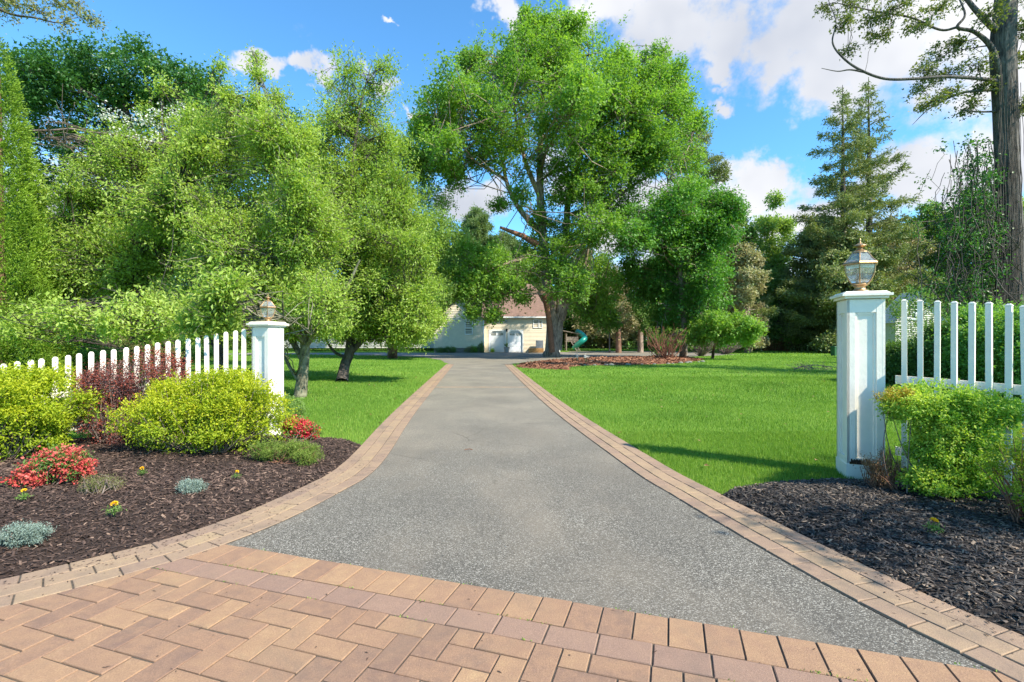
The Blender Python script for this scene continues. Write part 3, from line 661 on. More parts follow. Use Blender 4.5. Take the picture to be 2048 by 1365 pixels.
# ------------------------------------------------------------------ fences
def fence(label, pts, tops, bots, n, pw, pt, rails, square):
    e = empty('picket_fence', (pts[0][0], pts[0][1], 0), label, 'fence', 'white picket fences')
    o = np.array(pts[0]); sp = spline(pts, 10); s = np.concatenate([[0], np.cumsum(np.linalg.norm(np.diff(sp, axis=0), axis=1))])
    for i in range(n):
        u = (i+.6)/n*s[-1]; x, y = np.interp(u, s, sp[:, 0]), np.interp(u, s, sp[:, 1]); x2, y2 = np.interp(u+.05, s, sp[:, 0]), np.interp(u+.05, s, sp[:, 1]); x1, y1 = np.interp(u-.05, s, sp[:, 0]), np.interp(u-.05, s, sp[:, 1])
        a = math.atan2(y2-y1, x2-x1); f = u/s[-1]; top = np.interp(f, *tops)+rng.normal()*.004; bot = bots
        m = MB(); h = top-bot; ln = rng.normal()*.004
        m.box((0, 0, h/2), (pw, pt, h)); 
        if square: m.box((0, 0, h+.006), (pw+.006, pt+.006, .010)); m.box((0, 0, h+.018), (pw, pt, .014), top=.45)
        else: m.box((0, 0, h+.010), (pw, pt, .02), top=.72); m.box((0, 0, h+.024), (pw*.72, pt*.9, .008), top=.5)
        p = m.build('picket', M['white'], e); p.location = (x-o[0], y-o[1], bot); p.rotation_euler = (ln, ln*2, a)
    for (z, hh, off) in rails:
        m = MB(); k = sp-o; T = norm(np.gradient(sp, axis=0)); N = np.stack([-T[:, 1], T[:, 0]], 1); m_ = []
        zz = np.interp(s/s[-1], *z) if isinstance(z, tuple) else np.full(len(s), z)
        d0, d1 = pt/2+.002+off, pt/2+.03+off
        V = []; F = []
        for i in range(len(k)):
            for dd, z_ in ((d0, -hh/2), (d0, hh/2), (d1, hh/2), (d1, -hh/2)): V.append((k[i][0]+N[i][0]*dd, k[i][1]+N[i][1]*dd, zz[i]+z_))
        for i in range(len(k)-1):
            for j in range(4): F.append((4*i+j, 4*i+(j+1) % 4, 4*i+4+(j+1) % 4, 4*i+4+j))
        F.append((0, 1, 2, 3)); F.append(tuple(4*(len(k)-1)+q for q in (3, 2, 1, 0))); m.add(V, F); m.build('rail', M['white'], e)
    return e
fence('white picket fence dipping left of the far pillar behind the bushes', [(-4.12, 7.72), (-4.9, 7.62), (-5.8, 7.3), (-6.9, 6.75), (-8.1, 5.95)], ([0, .15, .35, .55, .8, 1], [1.66, 1.53, 1.38, 1.24, 1.06, .96]), .16, 33, .062, .022, [(.25, .09, 0), (([0, .2, 1], [.88, .80, .62]), .08, 0)], False)
fence('white square picket fence right of the near pillar with open top', [(4.12, 5.30), (4.42, 4.98), (4.74, 4.42), (5.0, 3.7)], ([0, .4, .8, 1], [1.92, 1.83, 1.72, 1.66]), .14, 14, .045, .038, [(.30, .09, 0), (([0, 1], [1.07, 1.0]), .09, 0)], True)

# ------------------------------------------------------------------ shrubs
def shrub(name, label, cat, base, lumps, lm, n, nl, slen, leaf, width, tw=M['twig'], ntw=60, group=None, extra=None, **kw):
    base = np.array((base[0], base[1], .07 if base[1] < 9 else 0.)); e = empty(name, tuple(base), label, cat, group)
    cl = [(base+np.array(c), np.array(r), (sum(r)/3)**2*8 if len(l) < 3 else l[2]) for l in lumps for c, r in [l[:2]]]
    kw.setdefault('shell', .72)
    V, F, t, O, Dr, sl = shoots(cl, n, nl, slen, leaf, width, **kw)
    ok = V.reshape(-1, (6 if kw.get('lobed') else 4), 3)[:, 0, 2] > .02
    if not kw.get('lobed'): V = V.reshape(-1, 4, 3)[ok].reshape(-1, 3); t = t[ok]; F = np.arange(len(V)).reshape(-1, 4)
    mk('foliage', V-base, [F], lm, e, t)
    tb = Tubes()
    for i in rng.permutation(len(O))[:ntw]:
        o_ = O[i]-base; a = np.array((o_[0]*.25, o_[1]*.25, .0))+rng.normal(size=3)*.04*np.array((1, 1, 0)); m_ = a*.4+o_*.6; m_[2] = o_[2]*.45; m_ += rng.normal(size=3)*.04
        tb.add(spline([a, m_, o_+Dr[i]*sl[i]*.3], 3), np.linspace(.008, .002, 7), 4)
    tb.build('stems', tw, e)
    if extra: extra(e, base, O, Dr)
    return e
KW = dict(up=.6, spread=.3, tip=.4, nup=.8, nsub=14, hgt=.22, rj=.08)
# big spirea centre: x225..560, y740..935 -> base ~ y 925
bx, by = G(412, 915)
shrub('spirea_bush', 'wide rounded yellow green bush right of the red leaved bush', 'bush', (bx, by), [((0, .1, .48), (.72, .5, .47)), ((-.52, .05, .40), (.48, .45, .42)), ((.55, .15, .38), (.48, .45, .38)), ((.05, -.05, .30), (.80, .45, .32)), ((.28, .1, .58), (.52, .42, .36)), ((-.3, .1, .6), (.5, .42, .38))], M['spirea'], 520, 9, .12, .036, .018, ntw=420, tbias=-.07, group='yellow green bushes in the left bed', extra=None, **KW)
bx, by = G(18, 925)
shrub('spirea_bush', 'yellow green bush at the left edge in front of the fence', 'bush', (bx, by), [((.05, .1, .5), (.6, .5, .52)), ((-.45, .05, .45), (.6, .5, .52)), ((.35, .1, .62), (.40, .42, .34)), ((0, 0, .32), (.60, .45, .32)), ((-.9, .1, .5), (.5, .5, .55)), ((-.2, .1, .7), (.55, .45, .34))], M['spirea'], 520, 9, .13, .042, .021, ntw=260, group='yellow green bushes in the left bed', tbias=-.06, **KW)
def gx(x, y): return G(x, y)
bx, by = G(228, 893)
shrub('barberry_bush', 'dark purple barberry with red orange tips between two yellow green bushes', 'bush', (bx, by-.08), [((0, 0, .55), (.42, .40, .52)), ((.35, .2, .80), (.50, .38, .42)), ((-.12, .1, .80), (.32, .3, .35)), ((.1, 0, .3), (.4, .4, .3)), ((.6, .25, .9), (.35, .3, .3))], M['barb'], 420, 9, .16, .026, .016, ntw=120, up=.7, spread=.3, tip=.6, nup=.7, tbias=-.08)
bx, by = G(575, 866)
shrub('boxwood_bush', 'small dark green bush at the foot of the left pillar', 'bush', (bx, by), [((0, 0, .25), (.22, .25, .27)), ((.1, 0, .2), (.2, .22, .22))], M['box'], 1300, 7, .08, .024, .014, ntw=30, **KW)
def azalea(label, px, py, lumps, pm, gr, n=300):
    bx, by = G(px, py)
    e = shrub('azalea', label, 'flowering bush', (bx, by), lumps, M['box'], 1100, 5, .07, .028, .015, ntw=50, up=.5, spread=.5)
    base = np.array((bx, by, .07)); cl = [(base+np.array(c), np.array(r)) for c, r in lumps]
    V, F, t, *_ = shoots(cl, n, 8, .045, .026, .024, up=.7, spread=.9, shell=.9, nup=.6); mk('blossoms', V-base, [F], pm, e, t)
azalea('salmon red azalea low in the left bed beside the yellow green bush', 100, 985, [((0, .05, .16), (.24, .18, .13)), ((.18, .05, .17), (.14, .14, .12)), ((-.15, -.02, .08), (.18, .13, .08)), ((.02, .1, .24), (.14, .12, .10))], M['azs'], None, 150)
azalea('rose red azalea at the right end of the left bed', 590, 893, [((0, .1, .16), (.20, .15, .12)), ((.12, .1, .12), (.15, .12, .09)), ((-.08, .1, .2), (.14, .12, .09))], M['azp'], None, 170)
bx, by = G(570, 935)
shrub('juniper', 'low sprawling green juniper with bare brown stems below the rose azalea', 'shrub', (bx, by), [((.18, 0, .12), (.20, .16, .10)), ((.02, .05, .16), (.14, .12, .09)), ((-.28, .1, .13), (.16, .12, .08)), ((.3, -.1, .08), (.14, .12, .08)), ((-.1, 0, .08), (.2, .1, .06))], M['jun'], 2300, 14, .09, .018, .006, tw=M['twigr'], ntw=90, up=.4, spread=.35, droop=.1)
bx, by = G(200, 1002)
shrub('heather', 'straggly olive heather with a dry stem beside the salmon azalea', 'shrub', (bx, by), [((-.04, 0, .08), (.13, .1, .08)), ((.06, .02, .07), (.10, .08, .06))], M['heath'], 2300, 12, .08, .013, .004, tw=M['twig'], ntw=70, up=.6, spread=.4)
for (x, y, w_, lb) in [(374, 1006, .105, 'blue grey juniper mound in the middle of the left bed'), (30, 1112, .13, 'blue grey juniper mound at the left edge of the picture')]:
    bx, by = G(x, y); shrub('blue_juniper', lb, 'shrub', (bx, by+.05), [((0, 0, .05), (w_, w_*.8, .06)), ((-.04, 0, .06), (w_*.7, w_*.7, .055)), ((.05, .0, .05), (w_*.7, w_*.7, .05))], M['blue'], 6500, 10, .045, .012, .0055, ntw=10, group='blue grey juniper mounds', up=.8, spread=.35)
def marigold(px, py, s, label):
    bx, by = G(px, py); e = empty('marigold', (bx, by, .095), label, 'flower', 'yellow marigolds in the mulch beds'); n = 90
    p = rng.normal(size=(n, 3))*np.array((.022, .022, .012))*s+np.array((0, 0, .03*s)); V, F = leaf_geo(p, rdir(n, .3), rdir(n, 1), .028*s, .008*s); mk('leaves', V, [F], M['box'], e, rng.random(n)*.7+.3)
    n = 70; u = rdir(n, .8); p = u*np.array((.012, .012, .008))*s+np.array((0, 0, .078*s)); V, F = leaf_geo(p, u+rng.normal(size=(n, 3))*.3, rdir(n, 1), .016*s, .012*s); mk('blossom', V, [F], M['mari'], e, rng.random(n))
    tb = Tubes(); tb.add([(0, 0, -.02), (0, 0, .075*s)], .003, 5); tb.build('stem', M['box'], e)
for a in [(48, 1022, 1, 'yellow marigold below the salmon azalea near the left edge'), (229, 1052, 1.05, 'yellow marigold nearest the bricks in the left bed'), (284, 968, .85, 'small yellow marigold right of the olive heather'), (474, 975, .8, 'small yellow marigold right of the blue grey juniper mound'), (640, 884, .9, 'tiny yellow marigold at the right tip of the left bed'), (1868, 1090, 1.05, 'yellow marigold alone in the black mulch on the right')]: marigold(*a)
# right shrub: flat-topped, overhanging to the left, narrow foot
bx, by = 3.98, 4.60
shrub('privet_bush', 'bright green clipped bush with golden top in front of the right fence', 'bush', (bx, by), [((-.26, 0, .80), (.23, .22, .13)), ((.05, .05, .84), (.30, .28, .17)), ((.42, 0, .78), (.30, .26, .15)), ((-.02, 0, .64), (.20, .22, .18)), ((.22, -.05, .56), (.26, .26, .20)), ((.08, -.08, .30), (.26, .24, .20)), ((-.1, -.12, .14), (.28, .2, .13)), ((.24, -.1, .16), (.20, .2, .15)), ((.3, 0, .4), (.22, .18, .16)), ((-.06, -.05, .42), (.18, .18, .16)), ((.12, -.05, .45), (.25, .24, .2))], M['privet'], 1700, 9, .11, .028, .017, ntw=36, tbias=.1, **KW)
shrub('privet_shoots', 'tuft of golden orange new leaves on the left shoulder of the green bush', 'bush', (bx-.38, by), [((0, 0, .90), (.14, .12, .07))], M['gold'], 1500, 8, .08, .020, .012, ntw=2, **KW)
shrub('dead_fronds', 'patch of dead brown fronds at the foot of the right pillar', 'shrub', (3.58, 4.72), [((0, 0, .18), (.16, .12, .13))], M['brown'], 1500, 14, .16, .02, .006, tw=M['twigr'], ntw=80, up=1.4, spread=.15)
shrub('japanese_maple_bush', 'yellow green fine leaved bush with red stems at the right edge', 'bush', (3.98, 3.75), [((.2, 0, .55), (.35, .3, .22)), ((.1, -.1, .28), (.28, .25, .16)), ((.3, -.3, .35), (.3, .25, .2)), ((.0, .1, .42), (.2, .2, .12)), ((.1, -.35, .12), (.2, .2, .08))], M['jmap'], 420, 8, .12, .034, .016, tw=M['twigr'], ntw=120, up=.3, spread=.4)

# ------------------------------------------------------------------ trees
def gp(x, y): a = G(x, y); return np.array((a[0], a[1], 0.))
NK = dict(up=.45, spread=.22, shell=.25, nup=.9)
# crab apple trees behind the left fence
Z = 12.8
c1 = CL([(420, 640, 55), (500, 600, 60), (590, 640, 40), (450, 540, 60), (540, 520, 60), (430, 450, 60), (520, 430, 60), (600, 450, 55), (450, 360, 55), (540, 340, 55), (470, 275, 45), (540, 265, 40), (590, 560, 55), (600, 380, 45), (650, 500, 45), (380, 590, 50), (340, 650, 40), (500, 660, 30), (620, 630, 50), (650, 600, 50), (510, 200, 14, .25), (515, 150, 8, .14), (512, 120, 6, .1), (450, 190, 14, .15), (555, 200, 14, .2), (600, 300, 45, .8), (640, 440, 50), (600, 650, 34, .5), (640, 640, 36, .6), (660, 655, 28, .5), (560, 655, 26, .5), (620, 600, 44, .8), (560, 600, 50), (470, 500, 60), (462, 575, 22, .35, -5.2), (430, 615, 26, .4, -5.0), (450, 645, 18, .3, -4.9), (390, 640, 28, .5, -4.6)], Z, 1.25, .7, sc=1.16)
tree('crab_apple_tree', 'light green crab apple tree standing just behind the left pillar', 'tree', [([gp(600, 795), P(606, 745, Z), P(610, 690, Z), P(600, 640, Z), P(590, 540, Z), P(560, 420, Z), P(530, 300, Z), P(514, 120, Z)], [.17, .13, .115, .10, .07, .05, .03, .006]),
    ([P(603, 770, Z), P(580, 735, Z+.2), P(568, 712, Z+.3)], [.06, .045, .035]), ([P(606, 720, Z), P(560, 640, Z+.5), P(500, 540, Z+.7), P(460, 400, Z+.5), P(450, 200, Z)], [.08, .07, .05, .03, .006]), ([P(606, 700, Z), P(680, 600, Z-.4), P(720, 520, Z-.6)], [.07, .05, .02])],
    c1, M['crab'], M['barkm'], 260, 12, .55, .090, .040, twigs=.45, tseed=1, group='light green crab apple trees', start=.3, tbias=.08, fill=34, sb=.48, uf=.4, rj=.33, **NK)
Z = 18
c2 = CL([(640, 600, 45), (700, 630, 38), (760, 610, 50), (820, 630, 40), (700, 540, 60), (780, 520, 55), (650, 450, 60), (740, 430, 60), (800, 430, 45), (680, 360, 55), (750, 350, 50), (640, 300, 45), (700, 270, 45, .6), (700, 210, 36, .35), (745, 170, 34, .33), (655, 240, 34, .3), (775, 135, 18, .2), (690, 135, 26, .22), (660, 175, 20, .15), (740, 240, 40, .5), (780, 300, 35, .5), (830, 580, 40), (830, 500, 40), (730, 670, 24, .6), (670, 660, 32, .7), (720, 480, 60), (760, 655, 34, .6), (800, 650, 36, .6), (840, 655, 28, .6), (720, 650, 34, .6), (865, 640, 24, .5), (760, 560, 60), (680, 400, 55), (830, 640, 30), (790, 375, 45), (620, 520, 50), (800, 660, 30)], Z, 1.3, .9, sc=1.16)
tree('crab_apple_tree', 'taller crab apple tree with sparse top behind the one at the pillar', 'tree', [([gp(684, 765), P(690, 730, Z), P(700, 700, Z), P(700, 640, Z), P(690, 520, Z), P(700, 380, Z), P(720, 220, Z), P(745, 120, Z)], [.22, .18, .17, .14, .11, .07, .03, .006]),
    ([P(700, 705, Z), P(730, 670, Z), P(790, 560, Z), P(810, 440, Z)], [.14, .11, .06, .02]), ([P(693, 715, Z), P(665, 700, Z+.2), P(630, 640, Z+.2)], [.06, .05, .02])],
    c2, M['crab'], M['barkd'], 270, 12, .62, .110, .050, twigs=.4, tseed=4, group='light green crab apple trees', start=.3, tbias=.08, fill=34, sb=.48, uf=.4, rj=.33, **NK)
Z = 15.5
c3 = CL([(120, 640, 55), (50, 655, 50), (200, 610, 65), (300, 620, 65), (250, 520, 65), (150, 560, 55), (340, 540, 60), (130, 460, 55), (220, 430, 60), (320, 440, 60), (180, 360, 45, .7), (280, 350, 55), (370, 350, 55), (250, 290, 35, .5), (340, 285, 45), (400, 300, 40), (390, 450, 60), (390, 250, 34, .5), (100, 600, 50), (0, 680, 50), (60, 560, 30, .4), (440, 290, 50), (320, 170, 14, .12), (440, 130, 10, .08), (280, 570, 60), (180, 500, 60), (230, 480, 60), (310, 400, 60), (140, 640, 36, .45, -5), (230, 652, 22, .3, -5.5), (320, 640, 34, .45, -5), (50, 655, 36, .5, -4.5), (270, 620, 30, .4, -5)], Z, 1.3, .9, sc=1.16)
def blossom(e, base, O, cr, cl):
    pts = [P(x, y, 15.0) for x, y in ((250, 240), (290, 245), (210, 235), (340, 235), (240, 270), (370, 230), (190, 370), (235, 380), (140, 340), (300, 280))]
    V, F, t, *_ = shoots([(p, np.array((.45, .6, .18))) for p in pts], 13, 7, .2, .07, .065, spread=.7, shell=.2); mk('blossoms', V-base, [F], M['blossom'], e, t)
    tb = Tubes()
    for i in range(30):
        a = P(70+random.random()*60, 262+random.random()*30, 15); c = a+np.array((.6+random.random()*1.2, rng.normal()*.5, rng.normal()*.5)); limb(tb, a-base, c-base, .012, .006, .15, 4)
    limb(tb, P(60, 262, 15)-base, P(330, 290, 15.5)-base, .03, .05, .04, 5); limb(tb, P(90, 275, 15)-base, P(250, 300, 15.5)-base, .025, .04, .06, 5)
    tb.build('bare_twigs', M['twig'], e)
tree('crab_apple_tree', 'crab apple tree with white blossom and grey twigs behind the picket fence', 'tree', [([gp(445, 776), P(440, 730, Z), P(432, 680, Z), P(400, 600, Z), P(350, 480, Z), P(330, 350, Z), P(322, 180, Z)], [.2, .16, .15, .12, .08, .05, .008]),
    ([P(432, 690, Z), P(330, 620, Z), P(220, 560, Z), P(120, 520, Z)], [.10, .08, .05, .02]), ([P(405, 610, Z), P(440, 500, Z), P(430, 350, Z), P(440, 140, Z)], [.09, .06, .04, .006]), ([gp(368, 778), P(366, 730, Z), P(380, 690, Z), P(360, 620, Z)], [.07, .06, .05, .03])],
    c3, M['crab'], M['barkd'], 260, 12, .58, .100, .046, twigs=.4, tseed=8, extra=blossom, group='light green crab apple trees', start=.3, tbias=.08, fill=34, sb=.48, uf=.4, rj=.33, **NK)
Z = 38
c4 = CL([(850, 400, 45), (875, 470, 45), (835, 530, 50), (872, 560, 34), (845, 610, 42), (810, 650, 35), (862, 630, 24), (790, 340, 50), (845, 340, 32), (780, 440, 50), (780, 560, 50), (760, 640, 40), (800, 675, 25), (840, 665, 22), (740, 300, 35), (820, 300, 25, .6), (880, 585, 22), (850, 480, 50), (800, 500, 50), (720, 500, 60), (700, 600, 60)], Z, 1.2, 1.5, sc=1.1)
tree('pear_tree', 'grey green round tree with red brown trunk left of the driveway end', 'tree', [([gp(785, 717), P(785, 690, Z), P(790, 600, Z), P(810, 450, Z), P(815, 330, Z)], [.42, .36, .3, .16, .04])], c4, M['willow'], M['barkr'], 330, 10, .8, .22, .10, twigs=.12, fill=14, sb=.45, uf=.4, rj=.3, tseed=12, **NK)
# dark maple top left
Z = 27
c5 = CL([(60, 150, 50), (130, 140, 50), (200, 140, 50), (280, 145, 52), (350, 165, 50), (410, 195, 45), (460, 215, 30), (40, 220, 50), (110, 210, 55), (190, 215, 55), (270, 225, 55), (340, 240, 50), (420, 260, 50), (80, 310, 60), (170, 300, 50), (260, 310, 50), (100, 400, 60), (60, 480, 50), (120, 520, 55), (200, 420, 60), (320, 330, 60), (480, 260, 45), (560, 260, 50), (520, 330, 60), (600, 330, 50), (640, 400, 60), (560, 440, 60), (440, 420, 60), (90, 590, 50), (720, 380, 50)], Z, 1.3, 1.5)
tree('dark_maple_tree', 'dark green dense maple rising behind the left crab apple trees', 'tree', [([gp(330, 734), P(330, 600, Z), P(300, 420, Z), P(260, 260, Z), P(240, 150, Z)], [.5, .42, .36, .2, .05]), ([P(325, 560, Z), P(420, 400, Z), P(540, 300, Z)], [.3, .2, .05])], c5, M['mapled'], M['barkd'], 230, 13, .7, .20, .15, twigs=.08, lobed=True, tseed=15, up=.2, spread=.5, shell=.6, nup=1.2)
# arborvitae
def conifer_shell(name, label, base, H, Rb, lm, n, leaf, width, prof=.85, z0=.1, tseed=0, upw=1.0, group=None, lump=.12):
    base = np.array((base[0], base[1], 0.)); e = empty(name, tuple(base), label, 'tree', group)
    h = 1-np.sqrt(rng.random(n)); a = rng.random(n)*2*math.pi; rr = Rb*(1-h)**prof*(1+lump*np.sin(a*5+h*30)+lump*np.sin(a*9-h*47+2))*(.72+.33*rng.random(n)**.5)
    p = np.stack([rr*np.cos(a), rr*np.sin(a), z0+h*(H-z0)], 1); m = 7
    u = np.stack([np.cos(a), np.sin(a), np.full(n, upw)], 1)+rng.normal(size=(n, 3))*.35; u = norm(u)
    pos = np.repeat(p, m, 0)+np.repeat(u, m, 0)*np.tile(np.linspace(-.5, .9, m), n)[:, None]*leaf*1.6+rng.normal(size=(n*m, 3))*leaf*.3
    DD = norm(np.repeat(u, m, 0)+rng.normal(size=(n*m, 3))*.5); sc = .6+.6*rng.random(n*m)
    V, F = leaf_geo(pos, DD, rdir(n*m), leaf*sc, width*sc)
    t = np.clip(.35*rng.random(n*m)+.4*np.repeat(lowf(p, 2.2, tseed), m)+.25*np.tile(np.linspace(0, 1, m), n), 0, 1)
    mk('crown', V, [F], lm, e, t)
    tb = Tubes(); tb.add([(0, 0, 0), (0, 0, H*.9)], [Rb*.14, .02], 8); tb.build('trunk', M['barkr'], e); return e
conifer_shell('arborvitae', 'tall narrow yellow green arborvitae at the left edge', (-14.15, 13.6), 9.9, 1.45, M['arb'], 15000, .085, .03, .8, tseed=3)
# big maple
Z = 40; ZB = 43
bm = CL([(1110, 85, 55), (1035, 105, 50), (1175, 110, 50), (975, 145, 50), (905, 180, 45), (1040, 180, 50), (1120, 165, 55), (1215, 170, 48), (1305, 125, 26), (1290, 170, 38), (1335, 165, 36), (870, 235, 42), (940, 220, 52), (1000, 240, 55), (1090, 250, 55), (1175, 240, 60), (1255, 240, 50), (1330, 230, 42), (1355, 285, 40), (885, 300, 36), (848, 262, 24), (960, 300, 36), (1060, 320, 44, .7), (1150, 320, 50), (1240, 310, 48), (1310, 320, 45), (1120, 385, 40, .7), (1175, 400, 48), (1240, 380, 36, .6), (1080, 445, 28, .5), (1140, 470, 40), (1195, 460, 38), (1170, 525, 48), (1205, 580, 42), (1185, 625, 36), (1140, 575, 36), (1170, 600, 45), (1065, 500, 26, .5), (1110, 510, 30, .7),
    (860, 320, 28, .7), (910, 350, 24, .5), (1000, 310, 30, .5), (1375, 330, 28, .7), (1360, 210, 22), (945, 125, 22), (1065, 55, 24), (1140, 60, 26), (1240, 130, 26), (1210, 640, 22), (1040, 390, 20, .3), (1000, 410, 14, .3),
    (955, 540, 32, .6, -3), (925, 590, 24, .6, -3), (985, 520, 30, .6, -3), (1000, 585, 22, .4, -3), (945, 625, 12, .4, -3), (985, 630, 12, .4, -3), (1060, 540, 30, .5), (930, 500, 22, .5, -3), (900, 560, 24, .5, -3), (1020, 150, 40), (1100, 120, 50), (1160, 190, 50), (1220, 240, 50), (1120, 230, 50), (1290, 290, 45), (900, 270, 40), (1185, 350, 45), (1010, 555, 26, .5, -3), (1045, 590, 18, .4, -3), (968, 590, 24, .5, -3), (1230, 440, 34), (1390, 250, 26), (1380, 380, 26, .6)], 42, 1.45, 3.0, sc=1.1)
def mpl(e, base, O, cr, cl):
    m = MB(); s = P(1085, 588, 42)-base; ax = Vector((-.55, -.75, .3)).normalized()
    pts = [Vector(P(1104, 612, 43)-base), Vector(P(1093, 598, 42.6)-base), Vector(P(1084, 584, 41.9)-base)]
    m.tube(pts, [.50, .46, .42], 14); m.build('pruned_stub', M['bark'], e, True)
    d = (pts[2]-pts[1]).normalized(); q = MB(); c = pts[2]+d*.01
    U = d.orthogonal().normalized(); W_ = d.cross(U); V = [tuple(c+(U*math.cos(a)+W_*math.sin(a))*.40) for a in np.linspace(0, 2*math.pi, 16, endpoint=False)]
    q.add(V, [tuple(range(16))]); q.build('cut_face', M['cut'], e)
    st = Tubes(); st.add(spline([P(1088, 590, 41.6)-base, P(1098, 640, 41.8)-base, P(1104, 705, 41.9)-base], 5), np.linspace(.22, .26, 11), 8); st.build('bare_wood_scar', M['twigr'], e)
    s2 = Tubes(); s2.add([P(1075, 490, 42)-base, P(1045, 472, 41.5)-base, P(1000, 455, 41)-base], [.3, .24, .12], 8); s2.build('broken_limb', M['twigr'], e)
tree('big_maple_tree', 'huge green maple with a sawn off limb and leaning double trunk by the driveway', 'tree', [
    ([gp(1103, 714), P(1104, 700, ZB), P(1104, 655, ZB), P(1100, 610, ZB), P(1094, 570, ZB), P(1090, 520, ZB), P(1082, 430, ZB), P(1080, 330, ZB), P(1085, 200, ZB), P(1095, 80, ZB)], [.86, .64, .50, .48, .43, .45, .38, .30, .18, .05]),
    ([P(1112, 700, ZB+.3), P(1118, 640, ZB+.3), P(1122, 560, ZB+.5), P(1132, 470, ZB+1), P(1140, 380, ZB+1), P(1180, 250, ZB+1), P(1190, 130, ZB)], [.54, .40, .34, .31, .27, .2, .04]),
    ([P(1120, 640, ZB+.3), P(1136, 600, ZB+.2), P(1165, 540, ZB-1), P(1180, 480, ZB-2)], [.45, .32, .2, .08]),
    ([P(1086, 470, ZB), P(1040, 420, ZB-1), P(1015, 370, ZB-1), P(1000, 310, ZB), P(960, 230, ZB), P(930, 170, ZB)], [.3, .22, .18, .14, .09, .03]),
    ([P(1012, 360, ZB-1), P(960, 330, ZB-1), P(900, 310, ZB-1), P(860, 270, ZB)], [.15, .12, .08, .03]),
    ([P(1082, 400, ZB), P(1050, 320, ZB-1), P(1030, 220, ZB-1), P(1040, 110, ZB)], [.24, .18, .10, .03]),
    ([P(1138, 400, ZB+1), P(1230, 330, ZB), P(1290, 250, ZB), P(1320, 150, ZB)], [.24, .17, .10, .03]),
    ([P(1140, 430, ZB+1), P(1220, 400, ZB), P(1300, 350, ZB), P(1370, 310, ZB)], [.2, .15, .1, .03]),
    ([P(1080, 520, ZB), P(1040, 520, ZB-2), P(990, 540, ZB-3), P(930, 600, ZB-4)], [.2, .14, .09, .03])],
    bm, M['maple'], M['bark'], 200, 14, .8, .24, .18, fill=44, nsub=14, sb=.38, uf=.42, rj=.3, twigs=.14, lobed=True, tseed=21, extra=mpl, up=.15, spread=.5, shell=.5, nup=1.2, start=.35, twr=.022, minr=.04)
# deep green maple right of it
Z = 40
c7 = CL([(1290, 425, 50), (1360, 400, 48), (1425, 415, 40), (1300, 490, 55), (1370, 480, 55), (1440, 470, 40), (1300, 560, 48), (1370, 560, 55), (1425, 550, 42), (1340, 620, 48), (1400, 610, 42), (1345, 665, 32), (1290, 600, 34), (1260, 480, 34), (1330, 440, 50), (1460, 420, 24), (1400, 660, 26), (1320, 690, 16, .6), (1260, 560, 26, .6)], Z, 1.3, 1.8)
tree('green_maple_tree', 'deep green round maple right of the big maple above bare shrubs', 'tree', [([gp(1366, 716), P(1368, 690, Z), P(1368, 640, Z), P(1360, 540, Z), P(1355, 430, Z), P(1370, 380, Z)], [.34, .26, .24, .2, .1, .04])], c7, M['mapleb'], M['bark'], 215, 13, .75, .23, .165, twigs=.12, fill=24, sb=.4, uf=.42, rj=.28, lobed=True, tseed=31, twr=.02, up=.15, spread=.5, shell=.5, nup=1.2)
c8 = CL([(1430, 650, 28), (1470, 648, 30), (1505, 660, 18, .7), (1400, 672, 22), (1450, 672, 22), (1490, 675, 16, .6)], 37, 1.2, .6)
tree('young_maple_tree', 'low light green maple sapling spreading over bare stems', 'tree', [([gp(1425, 718), P(1430, 690, 37), P(1450, 660, 37), P(1480, 650, 37)], [.12, .1, .07, .03])], c8, M['maple'], M['barkr'], 150, 12, .6, .22, .15, twigs=.2, lobed=True, tbias=.15, twr=.015, up=.1, spread=.5, shell=.4, nup=1.2)
# bare stemmed shrubs
def bare(label, px, py, hh, sp, n, lean, tw=M['twigr'], leaves=0, seed=0):
    b0 = gp(px, py); e = empty('bare_shrub', tuple(b0), label, 'shrub', 'bare stemmed shrubs under the trees'); tb = Tubes()
    for i in range(n):
        a = random.random()*6.283; r = sp*random.random()**.5; h = hh*(.6+.5*random.random()); t = np.array((math.cos(a)*r+lean*h, math.sin(a)*r, h))
        p = limb(tb, np.array((math.cos(a), math.sin(a), 0))*.25*random.random(), t, .035, .012, .08, 5)
        for k in range(2): limb(tb, p[3+k], p[3+k]+np.array((rng.normal()*.3+lean*.4, rng.normal()*.3, .3+random.random()*.5)), .016, .006, .1, 3)
    tb.build('stems', tw, e)
    if leaves:
        V, F, t, *_ = shoots([(np.array((lean*hh*.7, 0, hh*.75)), np.array((sp, sp, hh*.3)))], leaves, 7, .3, .10, .06); mk('foliage', V, [F], M['maple'], e, t)
bare('dark bare stemmed shrub fanning up beside the grey maple trunk', 1332, 722, 2.3, 1.7, 46, 0, M['twigr'], 60)
bare('pale tangled bare shrub leaning right on the lawn edge', 1402, 713, 1.7, 1.6, 50, .3, M['twig'], 40)
bare('grey arching bare shrub under the light green sapling', 1450, 709, 1.6, 2.2, 60, .5, M['twig'], 20)

